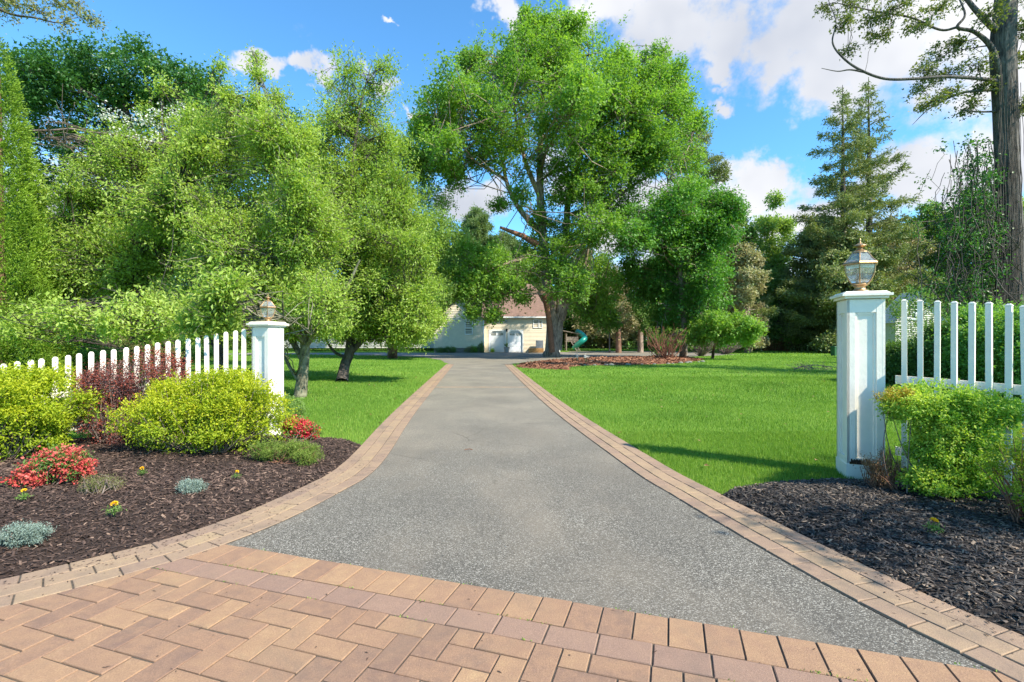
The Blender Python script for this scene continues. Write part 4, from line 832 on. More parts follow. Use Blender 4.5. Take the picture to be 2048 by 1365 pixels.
def spire(name, label, bx, by, H, Rb, lm, bm_, nb, dens, leaf, width, z0=2., group=None, gap=.0, droop=-.15, tops=None, up=0.):
    """conifer with a visible mast and whorls of boughs"""
    base = np.array((bx, by, 0.)); e = empty(name, tuple(base), label, 'tree', group); tb = Tubes(); tb.add([(0, 0, 0), (.1, 0, H*.5), (0, 0, H)], [H*.016, H*.010, .03], 8)
    P0 = []; Dd = []
    for i in range(nb):
        f = (i/nb)**.9; h = z0+(H-z0)*f*.985; a = i*2.4+rng.normal()*.4; L = Rb*(1-f)**.75*(.65+.6*random.random())+.25
        d = np.array((math.cos(a), math.sin(a), 0)); seg = np.linspace(0, 1, 7)[:, None]; p = np.array((0, 0, h))+d*L*seg+np.array((0, 0, 1))*L*(up*seg+droop*seg**2+.12*(seg**4)); p += rng.normal(size=p.shape)*.03*L*seg
        tb.add(p, np.linspace(max(.018, .022*L), .01, 7), 4); n = int(dens*L*(.4+L*.35))+6
        u = rng.random(n)**.7; q = np.stack([np.interp(u, seg[:, 0], p[:, k]) for k in range(3)], 1); side = np.array((-d[1], d[0], 0)); s_ = rng.normal(size=n)*L*.20*(1.15-u)
        q += side*s_[:, None]; q[:, 2] += rng.normal(size=n)*.12*leaf*4-abs(s_)*.15; P0.append(q); Dd.append(norm(d*.6+side*np.sign(s_)[:, None]*.6+rng.normal(size=(n, 3))*.4))
    p = np.concatenate(P0); d = np.concatenate(Dd); m = 6; n = len(p)
    pos = np.repeat(p, m, 0)+np.repeat(d, m, 0)*np.tile(np.linspace(-.5, .8, m), n)[:, None]*leaf*1.4+rng.normal(size=(n*m, 3))*leaf*.3; sc = .6+.7*rng.random(n*m)
    V, F = leaf_geo(pos, norm(np.repeat(d, m, 0)+rng.normal(size=(n*m, 3))*.6), rdir(n*m, .8), leaf*sc, width*sc)
    t = np.clip(.4*rng.random(n*m)+.5*np.repeat(lowf(p, .5, bx), m)+.1, 0, 1)
    mk('crown', V, [F], lm, e, t); tb.build('trunk', bm_, e); return e
q = P(1685, 680, 58); spire('cedar_tree', 'tall open cedar, left of the twin spires behind the right pillar', q[0], q[1], 31.5, 7.6, M['cedar'], M['barkd'], 70, 13, .34, .12, 1.0, 'tall cedars beyond the lawn', up=.2)
q = P(1737, 680, 60); spire('cedar_tree', 'tallest open cedar with a bare mast, right of the twin spires', q[0], q[1], 33.5, 7.6, M['cedar'], M['barkd'], 70, 12, .34, .12, 1.0, 'tall cedars beyond the lawn', up=.25)
q = P(1395, 680, 62); spire('spruce_tree', 'sparse tall spruce showing behind the right side of the big maple', q[0], q[1], 29.5, 8.0, M['cedar'], M['twig'], 80, 18, .34, .10, 3.0, up=.15)
q = P(955, 680, 78); spire('pine_tree', 'pale green pine behind the house between the crab apples and the maple', q[0], q[1], 22.5, 9., M['pine'], M['barkr'], 60, 60, .5, .12, 4.0, up=.1)
q = P(1010, 680, 84); spire('pine_tree', 'smaller pale green pine tucked behind the house and maple limbs', q[0], q[1], 20, 9., M['pine'], M['barkr'], 55, 60, .5, .12, 4.0, up=.1)

def bgtree(name, label, px, top, wpx, Z, lm, bm_, n=7, leaf=.4, dens=110, low=690, group='trees beyond the lawns', lob=False, tw=.1, **kw):
    gx_, gz = (px-1024)/FPX*Z, 0; cl = []; h = low-top
    for i in range(n):
        f = (i+.5)/n; y = top+h*f; wd = wpx*(.35+.65*math.sin(min(1, f*1.15+.12)*math.pi*.62)); k = 2 if wd > 30 else 1
        for j in range(3): cl.append((px+(j-1)*wd*.62+rng.normal()*wd*.12, y+rng.normal()*8+(abs(j-1)*.12*h if i == 0 else 0), max(10, wd*.48)))
    cl = CL(cl, Z, 1.2, Z*.025)
    args = dict(up=.15, spread=.5, shell=.4, nup=1.0); args.update(kw)
    return tree(name, label, 'tree', [([np.array((gx_, Z, 0)), P(px, (low+top)/2, Z), P(px, top+.15*h, Z)], [Z*.006, Z*.004, .05])], cl, lm, bm_, dens, 10, leaf*2.6, leaf, leaf*.6, group=group, twigs=tw, lobed=lob, twr=.02, **args)
BG = [
 ('leafy_tree', 'pale leafy tree with sky gaps left of the tall cedars', 1545, 395, 50, 70, 'willow', 'barkd', 9, .36, 80, 690),
 ('leafy_tree', 'mid green tree filling in behind the deep green maple', 1470, 430, 50, 74, 'wood', 'barkd', 8, .4, 90, 690),
 ('russet_tree', 'brownish feathery tree right of the deep green maple', 1495, 480, 32, 56, 'tan', 'twig', 7, .28, 100, 690),
 ('dark_tree', 'dark leafy tree in front of the cedars with slender trunk', 1560, 540, 45, 66, 'wood', 'barkd', 6, .34, 110, 690),
 ('brushy_tree', 'olive brushy tree low behind the right pillar', 1640, 440, 70, 64, 'cedar', 'twig', 9, .34, 130, 695),
 ('brushy_tree', 'olive brown brushy tree between the lantern and the fence', 1780, 440, 70, 62, 'tan', 'twig', 9, .34, 110, 695),
 ('brushy_tree', 'olive green tree left of the cedar masts', 1700, 470, 60, 55, 'cedar', 'twig', 8, .32, 130, 695),
 ('leafy_tree', 'green tree behind the vines right of the cedars', 1860, 400, 60, 66, 'wood', 'barkd', 8, .38, 110, 690),
 ('leafy_tree', 'green tree rising behind the oak trunk at right', 1950, 370, 70, 60, 'wood', 'barkd', 8, .36, 110, 690),
 ('leafy_tree', 'pale green tree at the far right edge behind the oak', 2040, 400, 60, 56, 'willow', 'barkd', 8, .36, 110, 690),
 ('leafy_tree', 'green tree behind the playset right of the maple trunk', 1170, 500, 60, 92, 'wood', 'barkd', 7, .5, 110, 690),
 ('russet_tree', 'small russet brown tree with thick trunk beyond the forecourt', 1237, 615, 34, 56, 'tan', 'barkr', 4, .22, 110, 668),
 ('leafy_tree', 'slim green tree with grey trunk beyond the forecourt', 1281, 600, 26, 58, 'wood', 'bark', 4, .24, 110, 665),
 ('leafy_tree', 'dark green tree beyond the slide', 1220, 540, 60, 84, 'tan', 'barkd', 7, .45, 110, 690),
 ('leafy_tree', 'dark green tree behind the bare shrubs', 1320, 520, 60, 86, 'wood', 'barkd', 7, .45, 110, 692),
 ('leafy_tree', 'broad green tree behind the deep green maple, low part', 1400, 500, 60, 88, 'wood', 'barkd', 7, .45, 110, 692),
 ('leafy_tree', 'green tree behind the roof of the house at left', 880, 480, 60, 82, 'wood', 'barkd', 7, .45, 100, 690),
 ('leafy_tree', 'green tree behind the house roof under the maple', 1060, 500, 60, 88, 'wood', 'barkd', 7, .45, 100, 690),
 ('leafy_tree', 'green tree behind the pear tree', 760, 470, 70, 80, 'wood', 'barkd', 7, .45, 100, 690),
 ('leafy_tree', 'green tree far behind the left pillar', 620, 450, 80, 78, 'wood', 'barkd', 7, .45, 100, 690),
 ('leafy_tree', 'green tree far behind the picket fence', 470, 430, 80, 74, 'wood', 'barkd', 7, .45, 100, 690),
 ('leafy_tree', 'green tree far beyond the left lawn near the blossom', 320, 430, 80, 72, 'mapled', 'barkd', 7, .45, 100, 690),
 ('leafy_tree', 'green tree far beyond the left lawn beside the arborvitae', 160, 420, 80, 60, 'mapled', 'barkd', 7, .4, 100, 690),
 ('leafy_tree', 'dark green tree at the far left behind the arborvitae', 20, 400, 80, 55, 'mapled', 'barkd', 7, .4, 100, 700),
]
for (nm, lb, px, top, wp, Z, lm, bk_, n, lf, dn, low) in BG: bgtree(nm, lb, px, top, wp, Z, M[lm], M[bk_], n, lf, dn, low)
# distant woods closing the horizon
V, F, t, *_ = shoots([(np.array((x, 112+rng.normal()*5, 4.5+rng.normal()*1.5)), np.array((8, 5, 7.))) for x in range(-140, 150, 7)], 170, 8, 2.2, 1.1, .75, spread=.6, shell=.3)
tag(mk('distant_woods', V, [F], M['wood'], attr=t*.7), 'far dark band of woodland closing the view beyond the lawns', 'woods', kind='stuff')

# oak with vines at right
Z = 20
def vines(e, base, O, cr, cl):
    tb = Tubes(); pts = []
    for i in range(150):
        x = 1985-abs(rng.normal())*55; y0 = 280+random.random()*260; y1 = min(640, y0+80+random.random()*240); z = Z+rng.normal()*.8
        n = 9; yy = np.linspace(y0, y1, n); xx = x+np.cumsum(rng.normal(size=n)*8); p = np.array([P(a, c, z) for a, c in zip(xx, yy)])
        tb.add(p-base, .007+.010*random.random(), 3); pts.append(p)
    for i in range(30):
        x = 1997+random.random()*45; yy = np.linspace(120+random.random()*200, 620, 14); xx = x+np.cumsum(rng.normal(size=14)*2.0); tb.add(np.array([P(a, c, Z-.5) for a, c in zip(xx, yy)])-base, .011, 3)
    for i in range(130):
        a = P(1960+rng.normal()*55, 460+random.random()*150, Z+rng.normal()*.8); limb(tb, a-base, a-base+rng.normal(size=3)*1.0, .02, .006, .15, 3)
    tb.build('vines', M['barkd'], e)
    pp = np.concatenate(pts); V, F, t, *_ = shoots([(p, np.array((.25, .25, .25))) for p in sub(pp, 260)], 6, 6, .25, .11, .08, spread=.6); mk('vine_leaves', V-base, [F], M['mapled'], e, t)
ok = CL([(1700, 15, 26, .35), (1740, 40, 24, .35), (1790, 20, 26, .35), (1840, 45, 24, .35), (1760, 70, 18, .3), (1690, 50, 16, .22), (1880, 20, 24, .3), (1920, 90, 24, .3), (1880, 110, 24, .3), (1850, 140, 18, .25), (1950, 130, 24, .3), (1900, 190, 22, .3), (1860, 205, 18, .3), (1940, 215, 22, .3), (1960, 180, 20, .3), (1890, 150, 20, .3), (2030, 120, 24, .4), (2045, 60, 24, .4), (2045, 220, 24, .4), (1700, 100, 12, .15), (1980, 30, 24, .3), (1650, 20, 12, .15), (1840, 180, 14, .18), (1760, -30, 40, .5), (1860, -50, 50, .5), (1980, -60, 60, .5), (2100, -40, 70, 1), (2150, 80, 60, 1), (2140, 200, 50, .8)], Z, 1.3, .6)
tree('oak_tree', 'tall rough barked oak with reaching bare limbs and hanging vines at right', 'tree', [([gp(2022, 754), P(2022, 600, Z), P(2021, 480, Z), P(2014, 340, Z), P(2010, 200, Z), P(2006, 90, Z), P(2014, -40, Z), P(2020, -200, Z)], [.62, .50, .42, .37, .40, .42, .34, .2]),
    ([P(2004, 165, Z), P(1960, 158, Z-.3), P(1890, 154, Z-.5), P(1830, 158, Z-.6), P(1770, 158, Z-.6), P(1720, 140, Z-.5), P(1685, 115, Z-.4), P(1665, 85, Z-.3), P(1672, 45, Z-.3), P(1660, 10, Z-.2), P(1650, -20, Z)], [.085, .07, .062, .055, .05, .045, .038, .032, .022, .015, .008]),
    ([P(1730, 145, Z-.5), P(1700, 140, Z-.5), P(1675, 143, Z-.4), P(1643, 137, Z-.4)], [.04, .03, .02, .01]),
    ([P(2004, 175, Z), P(1985, 100, Z-.3), P(1950, 65, Z-.3), P(1915, 55, Z-.3), P(1930, 30, Z-.3), P(1915, -10, Z)], [.12, .1, .07, .06, .04, .02]),
    ([P(2003, 70, Z), P(1970, 40, Z-.2), P(1935, 0, Z-.2), P(1900, -60, Z)], [.14, .11, .08, .04]),
    ([P(1915, 55, Z-.3), P(1880, 60, Z), P(1820, 35, Z), P(1760, 25, Z), P(1700, 12, Z), P(1665, 5, Z)], [.05, .045, .04, .03, .02, .01]),
    ([P(2004, 180, Z), P(1930, 185, Z), P(1880, 205, Z), P(1850, 225, Z), P(1825, 250, Z)], [.06, .045, .035, .02, .008]), ([P(2004, 223, Z), P(1960, 224, Z), P(1928, 221, Z)], [.04, .035, .03]),
    ([P(2018, 260, Z), P(2040, 220, Z), P(2080, 150, Z), P(2120, 60, Z)], [.1, .08, .06, .03])],
    ok, M['oak'], M['barko'], 150, 8, .34, .13, .085, twigs=.35, lobed=True, extra=vines, start=.0, limbr=.25, up=.1, spread=.45, shell=.1, nup=.7, twr=.007)
# branch reaching in at top left
Z = 9
tl = CL([(20, 0, 22, .3), (70, 15, 20, .25), (120, 10, 20, .2), (150, 5, 14, .15), (180, 40, 16, .16), (130, 50, 14, .12), (200, 45, 8, .06), (-20, -10, 50, .8), (-120, -60, 90, 1.5)], Z, 1.2, .3)
tree('overhanging_tree', 'leafy bronze tipped branch reaching in at the top left corner', 'tree', [([np.array((-12.5, 8.0, 0)), np.array((-12.3, 8.1, 4)), P(-220, -10, 8.5)], [.3, .25, .16]), ([P(-220, -10, 8.5), P(-60, -5, 8.8), P(20, 28, Z), P(70, 36, Z), P(115, 46, Z), P(145, 38, Z)], [.1, .05, .022, .016, .010, .005])], tl, M['oak'], M['barkd'], 190, 7, .2, .055, .035, twigs=.4, lobed=True, start=.5, minr=.004, limbr=.3, tbias=.25, up=.1, spread=.5, shell=.1, nup=.5, twr=.003)
cs = [((x, y, z), (rr, rr, rr*.6), k) for x, y, z, rr, k in [(6.3, .9, 4.6, .55, .3), (7.2, .6, 5.0, .6, .4), (8.8, .4, 5.6, .8, .6), (9.4, 2.0, 5.6, .9, .8), (10.0, 1.0, 6.4, 1., 1)]]  # unseen stand-in tree, added to cast shade on the right bed and pavers
tree('added_shade_tree', 'small spreading tree just outside the right edge that shades the mulch bed', 'tree', [([np.array((9.6, 1.4, 0)), np.array((9.5, 1.4, 2.5)), np.array((9.2, 1.3, 4.5)), np.array((9.4, 1.3, 6.2))], [.2, .16, .1, .03])], cs, M['maple'], M['barkd'], 90, 9, .4, .10, .07, twigs=.2, lobed=True, up=.1, spread=.5, shell=.3, nup=1.0)
for _ in (0,):
    p = P(1845, 680, 30); shrub('leafy_sapling', 'thin leafy sapling veiling the grey gable house', 'sapling', (p[0], 30), [((-.9, 0, 3.2), (1.0, .8, 1.3)), ((.9, 0, 3.0), (.9, .8, 1.2)), ((.1, .3, 4.0), (1.1, .8, .8)), ((-.4, 0, 1.6), (1.4, .8, 1.2)), ((1.1, 0, 1.5), (1.2, .8, 1.2))], M['wood'], 14, 8, .5, .14, .08, ntw=60, up=.3, spread=.5)
# hedge behind right fence
for i, (x, y, w_, top, Zz, lb) in enumerate([(1830, 0, 70, 690, 17, 'low dark hedge shrub seen between the first pickets'), (1920, 0, 80, 660, 16, 'bushy dark green hedge behind the middle pickets'), (2030, 0, 90, 610, 14.5, 'tall bright green shrub behind the right end of the fence'), (2120, 0, 90, 600, 13, 'tall green shrub just past the right edge')]):
    p = P(x, 680, Zz); h = CH+(HOR-top)/FPX*Zz; r = w_/FPX*Zz
    shrub('hedge_shrub', lb, 'hedge', (p[0], Zz), [((0, 0, h*.62), (r, r, h*.36)), ((-r*.6, 0, h*.4), (r*.8, r, h*.38)), ((r*.6, 0, h*.45), (r*.8, r, h*.42)), ((0, -.3, h*.25), (r*1.2, r, h*.25))], M['box'] if i < 2 else M['mapleb'], 260, 9, .3, .085, .05, ntw=80, group='hedge shrubs behind the right fence', up=.4, spread=.5, tbias=-.12 if i < 2 else .25)
# undergrowth left behind fence, brush at right back
UG = [(30, 22, 150, 640, 'tangled'), (130, 20, 90, 665, 'low'), (230, 24, 90, 670, 'dry'), (330, 34, 80, 672, 'thin')]
for i, (x, Zz, w_, top, k) in enumerate(UG):
    p = P(x, 680, Zz); h = CH+(HOR-top)/FPX*Zz; r = w_/FPX*Zz
    shrub('undergrowth_shrub', ['tangled green undergrowth at far left behind the fence', 'low leafy undergrowth behind the leftmost pickets', 'tan and green brush patch beyond the picket fence', 'thin brush at the far edge of the left lawn'][i], 'undergrowth', (p[0], Zz), [((0, 0, h*.5), (r, 1.2, h*.5)), ((-r*.5, .5, h*.4), (r*.8, 1.2, h*.4)), ((r*.6, .2, h*.3), (r*.8, 1, h*.3))], M[['heath', 'willow', 'heath', 'willow'][i]], 70, 9, .35, .10, .05, ntw=150, group='undergrowth behind the left fence', up=.4, spread=.5)
for i in range(9):
    x = 1500+i*32; Zz = 66+rng.normal()*2; p = P(x, 680, Zz); h = 1.3+.9*random.random(); r = 2.2
    LB = ['pile of reddish brown brush right of the sapling', 'low brown brush mound second from the sapling', 'pinkish dead brush heap on the far lawn edge', 'low green brush left of the dark tree foot', 'tawny brush below the dark slender tree', 'low green brush in front of the cedars', 'tawny brush clump nearer the pillar', 'green brush clump left of the utility box', 'brush clump behind the utility box']
    shrub('brush_clump', LB[i], 'brush', (p[0], Zz), [((0, 0, h*.5), (r, 1.2, h*.55)), ((1, 0, h*.4), (r*.8, 1, h*.4))], M[['brown', 'brown', 'brown', 'willow', 'heath', 'willow', 'heath', 'willow', 'heath'][i]], 26, 9, .7, .22, .10, tw=M['twig'], ntw=110, group='brush along the far lawn edge', up=.4, spread=.5)

# ------------------------------------------------------------------ house
def lap(m, x0, x1, z0, z1, y, step=.19, dep=.06, sl=None):
    """clapboards facing -Y; sl(z) -> (x0,x1)"""
    z = z0
    while z < z1-.01:
        za = min(z+step, z1); a0, a1 = (x0, x1) if sl is None else sl(z); b0, b1 = (x0, x1) if sl is None else sl(za)
        m.add([(a0, y-dep, z), (a1, y-dep, z), (b1, y-.004, za), (b0, y-.004, za), (a0, y, z), (a1, y, z)], [(0, 1, 2, 3), (4, 5, 1, 0)]); z = za
def window(e, x, z, w_, h, y, panes=2):
    m = MB(); t = .09
    for (cx, cz, ww, hh) in ((x-w_/2, z, t, h+t), (x+w_/2, z, t, h+t), (x, z+h/2, w_-t, t), (x, z-h/2, w_-t, t)): m.box((cx, y, cz), (ww, .12, hh))
    m.box((x, y+.01, z), (w_-t, .06, .05)); f = m.build('window', M['trim'], e)
    g = MB(); g.box((x, y+.03, z), (w_-.02, .02, h-.02)); g.build('pane', M['dark'], f)
HZ = 59.0
h = empty('house', (0, HZ, 0), 'cream clapboard house with brown roof and two white garage doors', 'house')
X = lambda px, Z=HZ: (px-1024)/FPX*Z
Zh = lambda py, Z=HZ: CH+(HOR-py)/FPX*Z
gx0, gx1 = X(968), X(1120); ev = Zh(636)
# garage wing (y local 0), wall with door openings
dw = 2.75; d1 = (X(979), X(1010)); d2 = (X(1017), X(1045)); dh = 2.56
m = MB(); lap(m, gx0, gx1, dh+.12, ev, 0, .16)
for a, c in ((gx0, d1[0]-.09), (d1[1]+.09, d2[0]-.09), (d2[1]+.09, gx1)): lap(m, a, c, .0, dh+.12, 0, .16)
m.add([(gx0, .3, 0), (gx1, .3, 0), (gx1, .3, ev), (gx0, .3, ev)], [(0, 1, 2, 3)]); m.box((gx1-.1, 5, ev/2), (.2, 9.9, ev)); m.box(((gx0+gx1)/2, 9.8, ev/2), (gx1-gx0, .2, ev)); m.build('garage_wall', M['siding'], h)
for a, c in (d1, d2):
    t = MB(); ch = .4
    V = [(a-.1, -.06, 0), (a, -.06, 0), (a, -.06, dh-ch), (a+ch, -.06, dh), (c-ch, -.06, dh), (c, -.06, dh-ch), (c, -.06, 0), (c+.1, -.06, 0), (c+.1, -.06, dh+.12), (a-.1, -.06, dh+.12)]
    t.add(V+[(x, .1, z) for x, _, z in V], [(0, 1, 2, 9), (2, 3, 9), (3, 4, 8, 9), (4, 5, 8), (5, 6, 7, 8), (11, 1+0, 2, 12)[:0] or (1, 11, 12, 2), (2, 12, 13, 3), (3, 13, 14, 4), (4, 14, 15, 5), (5, 15, 16, 6)]); 
    dr = t.build('garage_door', M['trim'], h)
    p = MB(); p.box(((a+c)/2, .12, dh/2), (c-a, .06, dh))
    for k in range(3):
        for j in range(2): p.box((a+(c-a)*(.27+.46*j), .083, .33+k*.58), ((c-a)*.36, .016, .44))
    p.build('door_panel', M['gw'], dr)
    for j in range(2):
        g = MB(); cx = a+(c-a)*(.27+.46*j); g.add([(cx-.29, .078, dh-.52), (cx+.29, .078, dh-.52), (cx+.29, .078, dh-.2-(.0 if j == 0 else .1)), (cx-.29, .078, dh-.2-(.1 if j == 0 else 0))], [(0, 1, 2, 3)])
        ar = g.build('door_light', M['dark'], dr); g = MB()
        for ii in range(5): g.box((cx+(ii-2)*.145, .07, dh-.36), (.03, .016, .36))
        g.box((cx, .069, dh-.37), (.6, .014, .03)); g.box((cx, .069, dh-.53), (.62, .014, .03)); g.build('muntins', M['trim'], dr)
# left wing, 1.4 m forward, gable to the camera
lx0, lx1 = X(868, 57.6), X(968, 57.6)+.0; yl = -1.4; evl = Zh(640, 57.6); mid = (lx0+lx1)/2; slope = .85
m = MB(); lap(m, lx0, lx1, .55, evl, yl, .2); pk = evl+(lx1-lx0)/2*slope
lap(m, 0, 0, evl, pk-.05, yl, .2, sl=lambda z: (lx0+(z-evl)/slope, lx1-(z-evl)/slope)); m.add([(lx1, yl, 0), (lx1, 10, 0), (lx1, 10, evl), (lx1, yl, evl)], [(0, 1, 2, 3)]); m.add([(lx0, yl, 0), (lx0, 10, 0), (lx0, 10, evl), (lx0, yl, evl)], [(0, 1, 2, 3)]); m.build('wing_wall', M['siding'], h)
m = MB(); m.box(((lx0+lx1)/2, yl+.06, .275), (lx1-lx0-.04, .12, .55)); m.build('foundation', M['soil'], h)
m = MB(); m.box((lx1-.05, yl-.045, evl/2+.2), (.16, .05, evl-.4)); m.box(((gx0+gx1)/2+.2, -.42, ev+.05), (gx1-gx0+.1, .12, .16)); m.box((gx1-.06, -.05, ev/2), (.14, .04, ev-.02)); m.build('trim_boards', M['trim'], h)
# roofs
m = MB(); o = .4; yb = 10; rid = 5.0; rh = ev+4.6; r0 = gx0-.3
m.add([(r0, -o, ev), (gx1+o, -o, ev), (gx1+o, yb+o, ev), (r0, yb+o, ev), (r0, rid, rh), (gx1-3.2, rid, rh)], [(0, 1, 5, 4), (1, 2, 5), (2, 3, 4, 5), (0, 1, 2, 3)])
m.add([(lx0-o, yl-o, evl-.3), (mid, yl-o, pk), (mid, yb, pk), (lx0-o, yb, evl-.3), (lx1+o, yl-o, evl-.3), (lx1+o, yb, evl-.3)], [(0, 1, 2, 3), (1, 4, 5, 2)])
m.build('roof', M['roof'], h)
window(h, X(937.5, 57.6), Zh(656, 57.6), .85, 1.55, yl-.05); window(h, X(1072), Zh(648), .62, .9, -.05); window(h, X(1081), Zh(648), .35, .9, -.05)
# long rear wing to the left in shade
m = MB(); x0, x1 = X(560, 66), lx0; lap(m, x0, x1, .4, 3.0, 7, .2); m.build('rear_wing_wall', M['siding2'], h); m = MB(); m.add([(x0-.4, 6.5, 3.0), (x1+.5, 6.5, 3.0), (x1+.5, 12, 6), (x0-.4, 12, 6)], [(0, 1, 2, 3)]); m.build('rear_wing_roof', M['roof'], h)
m = MB(); m.lathe([(.02, 0), (.11, .05), (.13, .3), (.05, .38)], 6, (X(1013.5), -.18, Zh(664))); m.build('wall_lamp', M['black'], h)
m = MB(); 
for k in range(5): a = k*2*math.pi/5+math.pi/2; m.add([(X(1012)+.25*math.cos(a), -.07, Zh(643)+.25*math.sin(a)), (X(1012)+.1*math.cos(a+.63), -.06, Zh(643)+.1*math.sin(a+.63)), (X(1012), -.10, Zh(643)), (X(1012)+.1*math.cos(a-.63), -.06, Zh(643)+.1*math.sin(a-.63))], [(0, 1, 2, 3)])
m.build('wall_star', M['grey_'], h)
# small things round the house
e = empty('stone_planter', (X(1013.5, 58.2), 58.2, 0), 'grey urn planter standing between the garage doors', 'planter'); m = MB(); m.lathe([(.24, 0), (.28, .04), (.3, .3), (.36, .62), (.40, .66), (.34, .66)], 14); m.build('urn', M['pot'], e)
V, F, t, *_ = shoots([(np.array((0, 0, .8)), np.array((.25, .25, .2)))], 40, 6, .2, .1, .05); mk('plant', V, [F], M['box'], e, t)
e = empty('raised_planter', (X(1072, 57.5), 57.5, 0), 'orange brown wooden box planter beside the garage wall', 'planter'); m = MB()
for k in range(3): m.box((0, -.4, .1+k*.17), (1.7, .05, .16)); m.box((0, .4, .1+k*.17), (1.7, .05, .16)); m.box((-.85, 0, .1+k*.17), (.05, .8, .16)); m.box((.85, 0, .1+k*.17), (.05, .8, .16))
m.box((0, 0, .4), (1.6, .75, .05)); m.build('box', M['cedarw'], e)
e = empty('air_conditioner', (X(1079, 58.1), 58.1, .45), 'grey air conditioning unit partly behind the maple trunk', 'air conditioner'); m = MB(); m.box((0, 0, .5), (.85, .85, 1.0), top=.97)
for k in range(9): m.box((0, -.43, .12+k*.1), (.8, .02, .03))
m.box((0, 0, -.2), (.95, .95, .4)); m.build('casing', M['grey_'], e)
for i, (px, w_, hh, mt_) in enumerate([(900, .7, .7, 'box'), (940, .6, .7, 'heath'), (948, .4, .8, 'privet'), (962, .35, 1.2, 'box'), (880, .7, .6, 'box'), (983, .18, .4, 'privet')]):
    lb = ['low dark shrub under the house window, left part', 'olive shrub at the foot of the house wall', 'light green perennial by the house corner', 'tall dark shrub at the corner beside the garage', 'low dark shrub at the left of the house wing', 'small green plant by the first garage door'][i]
    shrub('foundation_shrub', lb, 'shrub', (X(px, 56.6), 56.6 if i < 5 else 58.6), [((0, 0, hh*.5), (w_, .5, hh*.5)), ((w_*.4, 0, hh*.35), (w_*.6, .5, hh*.4))], M[mt_], 60, 8, .25, .10, .05, ntw=20, group='shrubs along the house wall', up=.5, spread=.5)
# playset with green slide
ZP = 66; e = empty('playset', (X(1140, ZP), ZP, 0), 'wooden playset with a green spiral tube slide beyond the forecourt', 'playset'); xo = X(1140, ZP)
m = MB()
for a in (-.75, .75):
    for c in (-.7, .7): m.box((a+.2, c, 1.2), (.12, .12, 2.4))
m.box((.2, 0, 1.3), (1.7, 1.5, .1)); m.box((.2, -.72, 1.65), (1.6, .05, .5)); m.build('tower', M['greyw'], e)
m = MB(); m.add([(-1.4, -.95, 2.75), (1.25, -.95, 2.2), (1.25, .95, 2.2), (-1.4, .95, 2.75), (-1.4, -.95, 2.83), (1.25, -.95, 2.28), (1.25, .95, 2.28), (-1.4, .95, 2.83)], [(0, 1, 2, 3), (4, 5, 6, 7), (0, 1, 5, 4), (2, 3, 7, 6), (0, 3, 7, 4), (1, 2, 6, 5)]); m.build('canopy', M['greyw'], e)
m = MB(); m.tube([(.0, -.8, 1.3), (.7, -1.7, 0)], .05, 5); m.tube([(.45, -.8, 1.3), (1.15, -1.7, 0)], .05, 5)
for k in range(5): f = .15+k*.18; m.tube([(.7*f, -.8-.9*f, 1.3*(1-f)), (.45+.7*f, -.8-.9*f, 1.3*(1-f))], .035, 5)
m.build('ladder', M['greyw'], e)
m = MB(); m.tube(spline([P(1153, 664, ZP)-np.array((xo, ZP, 0)), P(1161, 667, ZP-.3)-np.array((xo, ZP, 0)), P(1170, 676, ZP-1)-np.array((xo, ZP, 0)), P(1165, 682, ZP-1.5)-np.array((xo, ZP, 0)), P(1155, 690, ZP-1.3)-np.array((xo, ZP, 0)), P(1148, 697, ZP-1)-np.array((xo, ZP, 0))], 5), .36, 12); m.build('slide', M['green'], e, True)
e = empty('lamp_post', (X(1219, 56), 56, 0), 'black lamp post with crossbar at the edge of the forecourt', 'lamp post'); m = MB(); m.lathe([(.13, 0), (.13, .3), (.075, .4), (.065, 2.9), (.09, 2.95)], 10); m.box((0, 0, 2.75), (.75, .06, .06)); m.build('post', M['black'], e)
m = MB(); m.lathe([(.08, 2.95), (.17, 3.3), (.2, 3.32), (.06, 3.5), (.02, 3.6)], 6); m.build('lantern', M['black'], e)
e = empty('utility_box', (X(1674, 46), 46, 0), 'small green utility box on the lawn left of the near pillar', 'utility box'); m = MB(); m.box((0, 0, .42), (.8, .6, .84)); m.box((0, 0, .86), (.86, .66, .06), top=.92); m.build('cabinet', M['ugreen'], e)
for i, (x, y) in enumerate([(1150, 700), (1212, 699)]):
    pass
# neighbour's gable house at right
nb = empty('neighbour_house', (0, 38, 0), 'weathered grey sided gable house glimpsed behind the right fence', 'house')
m = MB(); cx = X(1842, 38); w_ = 2.0; lap(m, cx-w_, cx+w_, 0, 3.0, 0, .16); lap(m, 0, 0, 3.0, 4.95, 0, .16, sl=lambda z: (cx-w_+(z-3)*1.0, cx+w_-(z-3)*1.0)); m.add([(cx-w_, 0, 0), (cx-w_, 2, 0), (cx-w_, 2, 3), (cx-w_, 0, 3)], [(0, 1, 2, 3)]); m.add([(cx+w_, 0, 0), (cx+w_, 2, 0), (cx+w_, 2, 3), (cx+w_, 0, 3)], [(0, 1, 2, 3)]); m.build('wall', M['siding2'], nb)
m = MB(); m.add([(cx-w_-.3, -.3, 2.8), (cx, -.3, 5.25), (cx, 2, 5.25), (cx-w_-.3, 2, 2.8), (cx+w_+.3, -.3, 2.8), (cx+w_+.3, 2, 2.8)], [(0, 1, 2, 3), (1, 4, 5, 2)]); m.build('roof', M['siding2'], nb)
window(nb, cx-.9, 3.6, .9, 1.0, -.05)
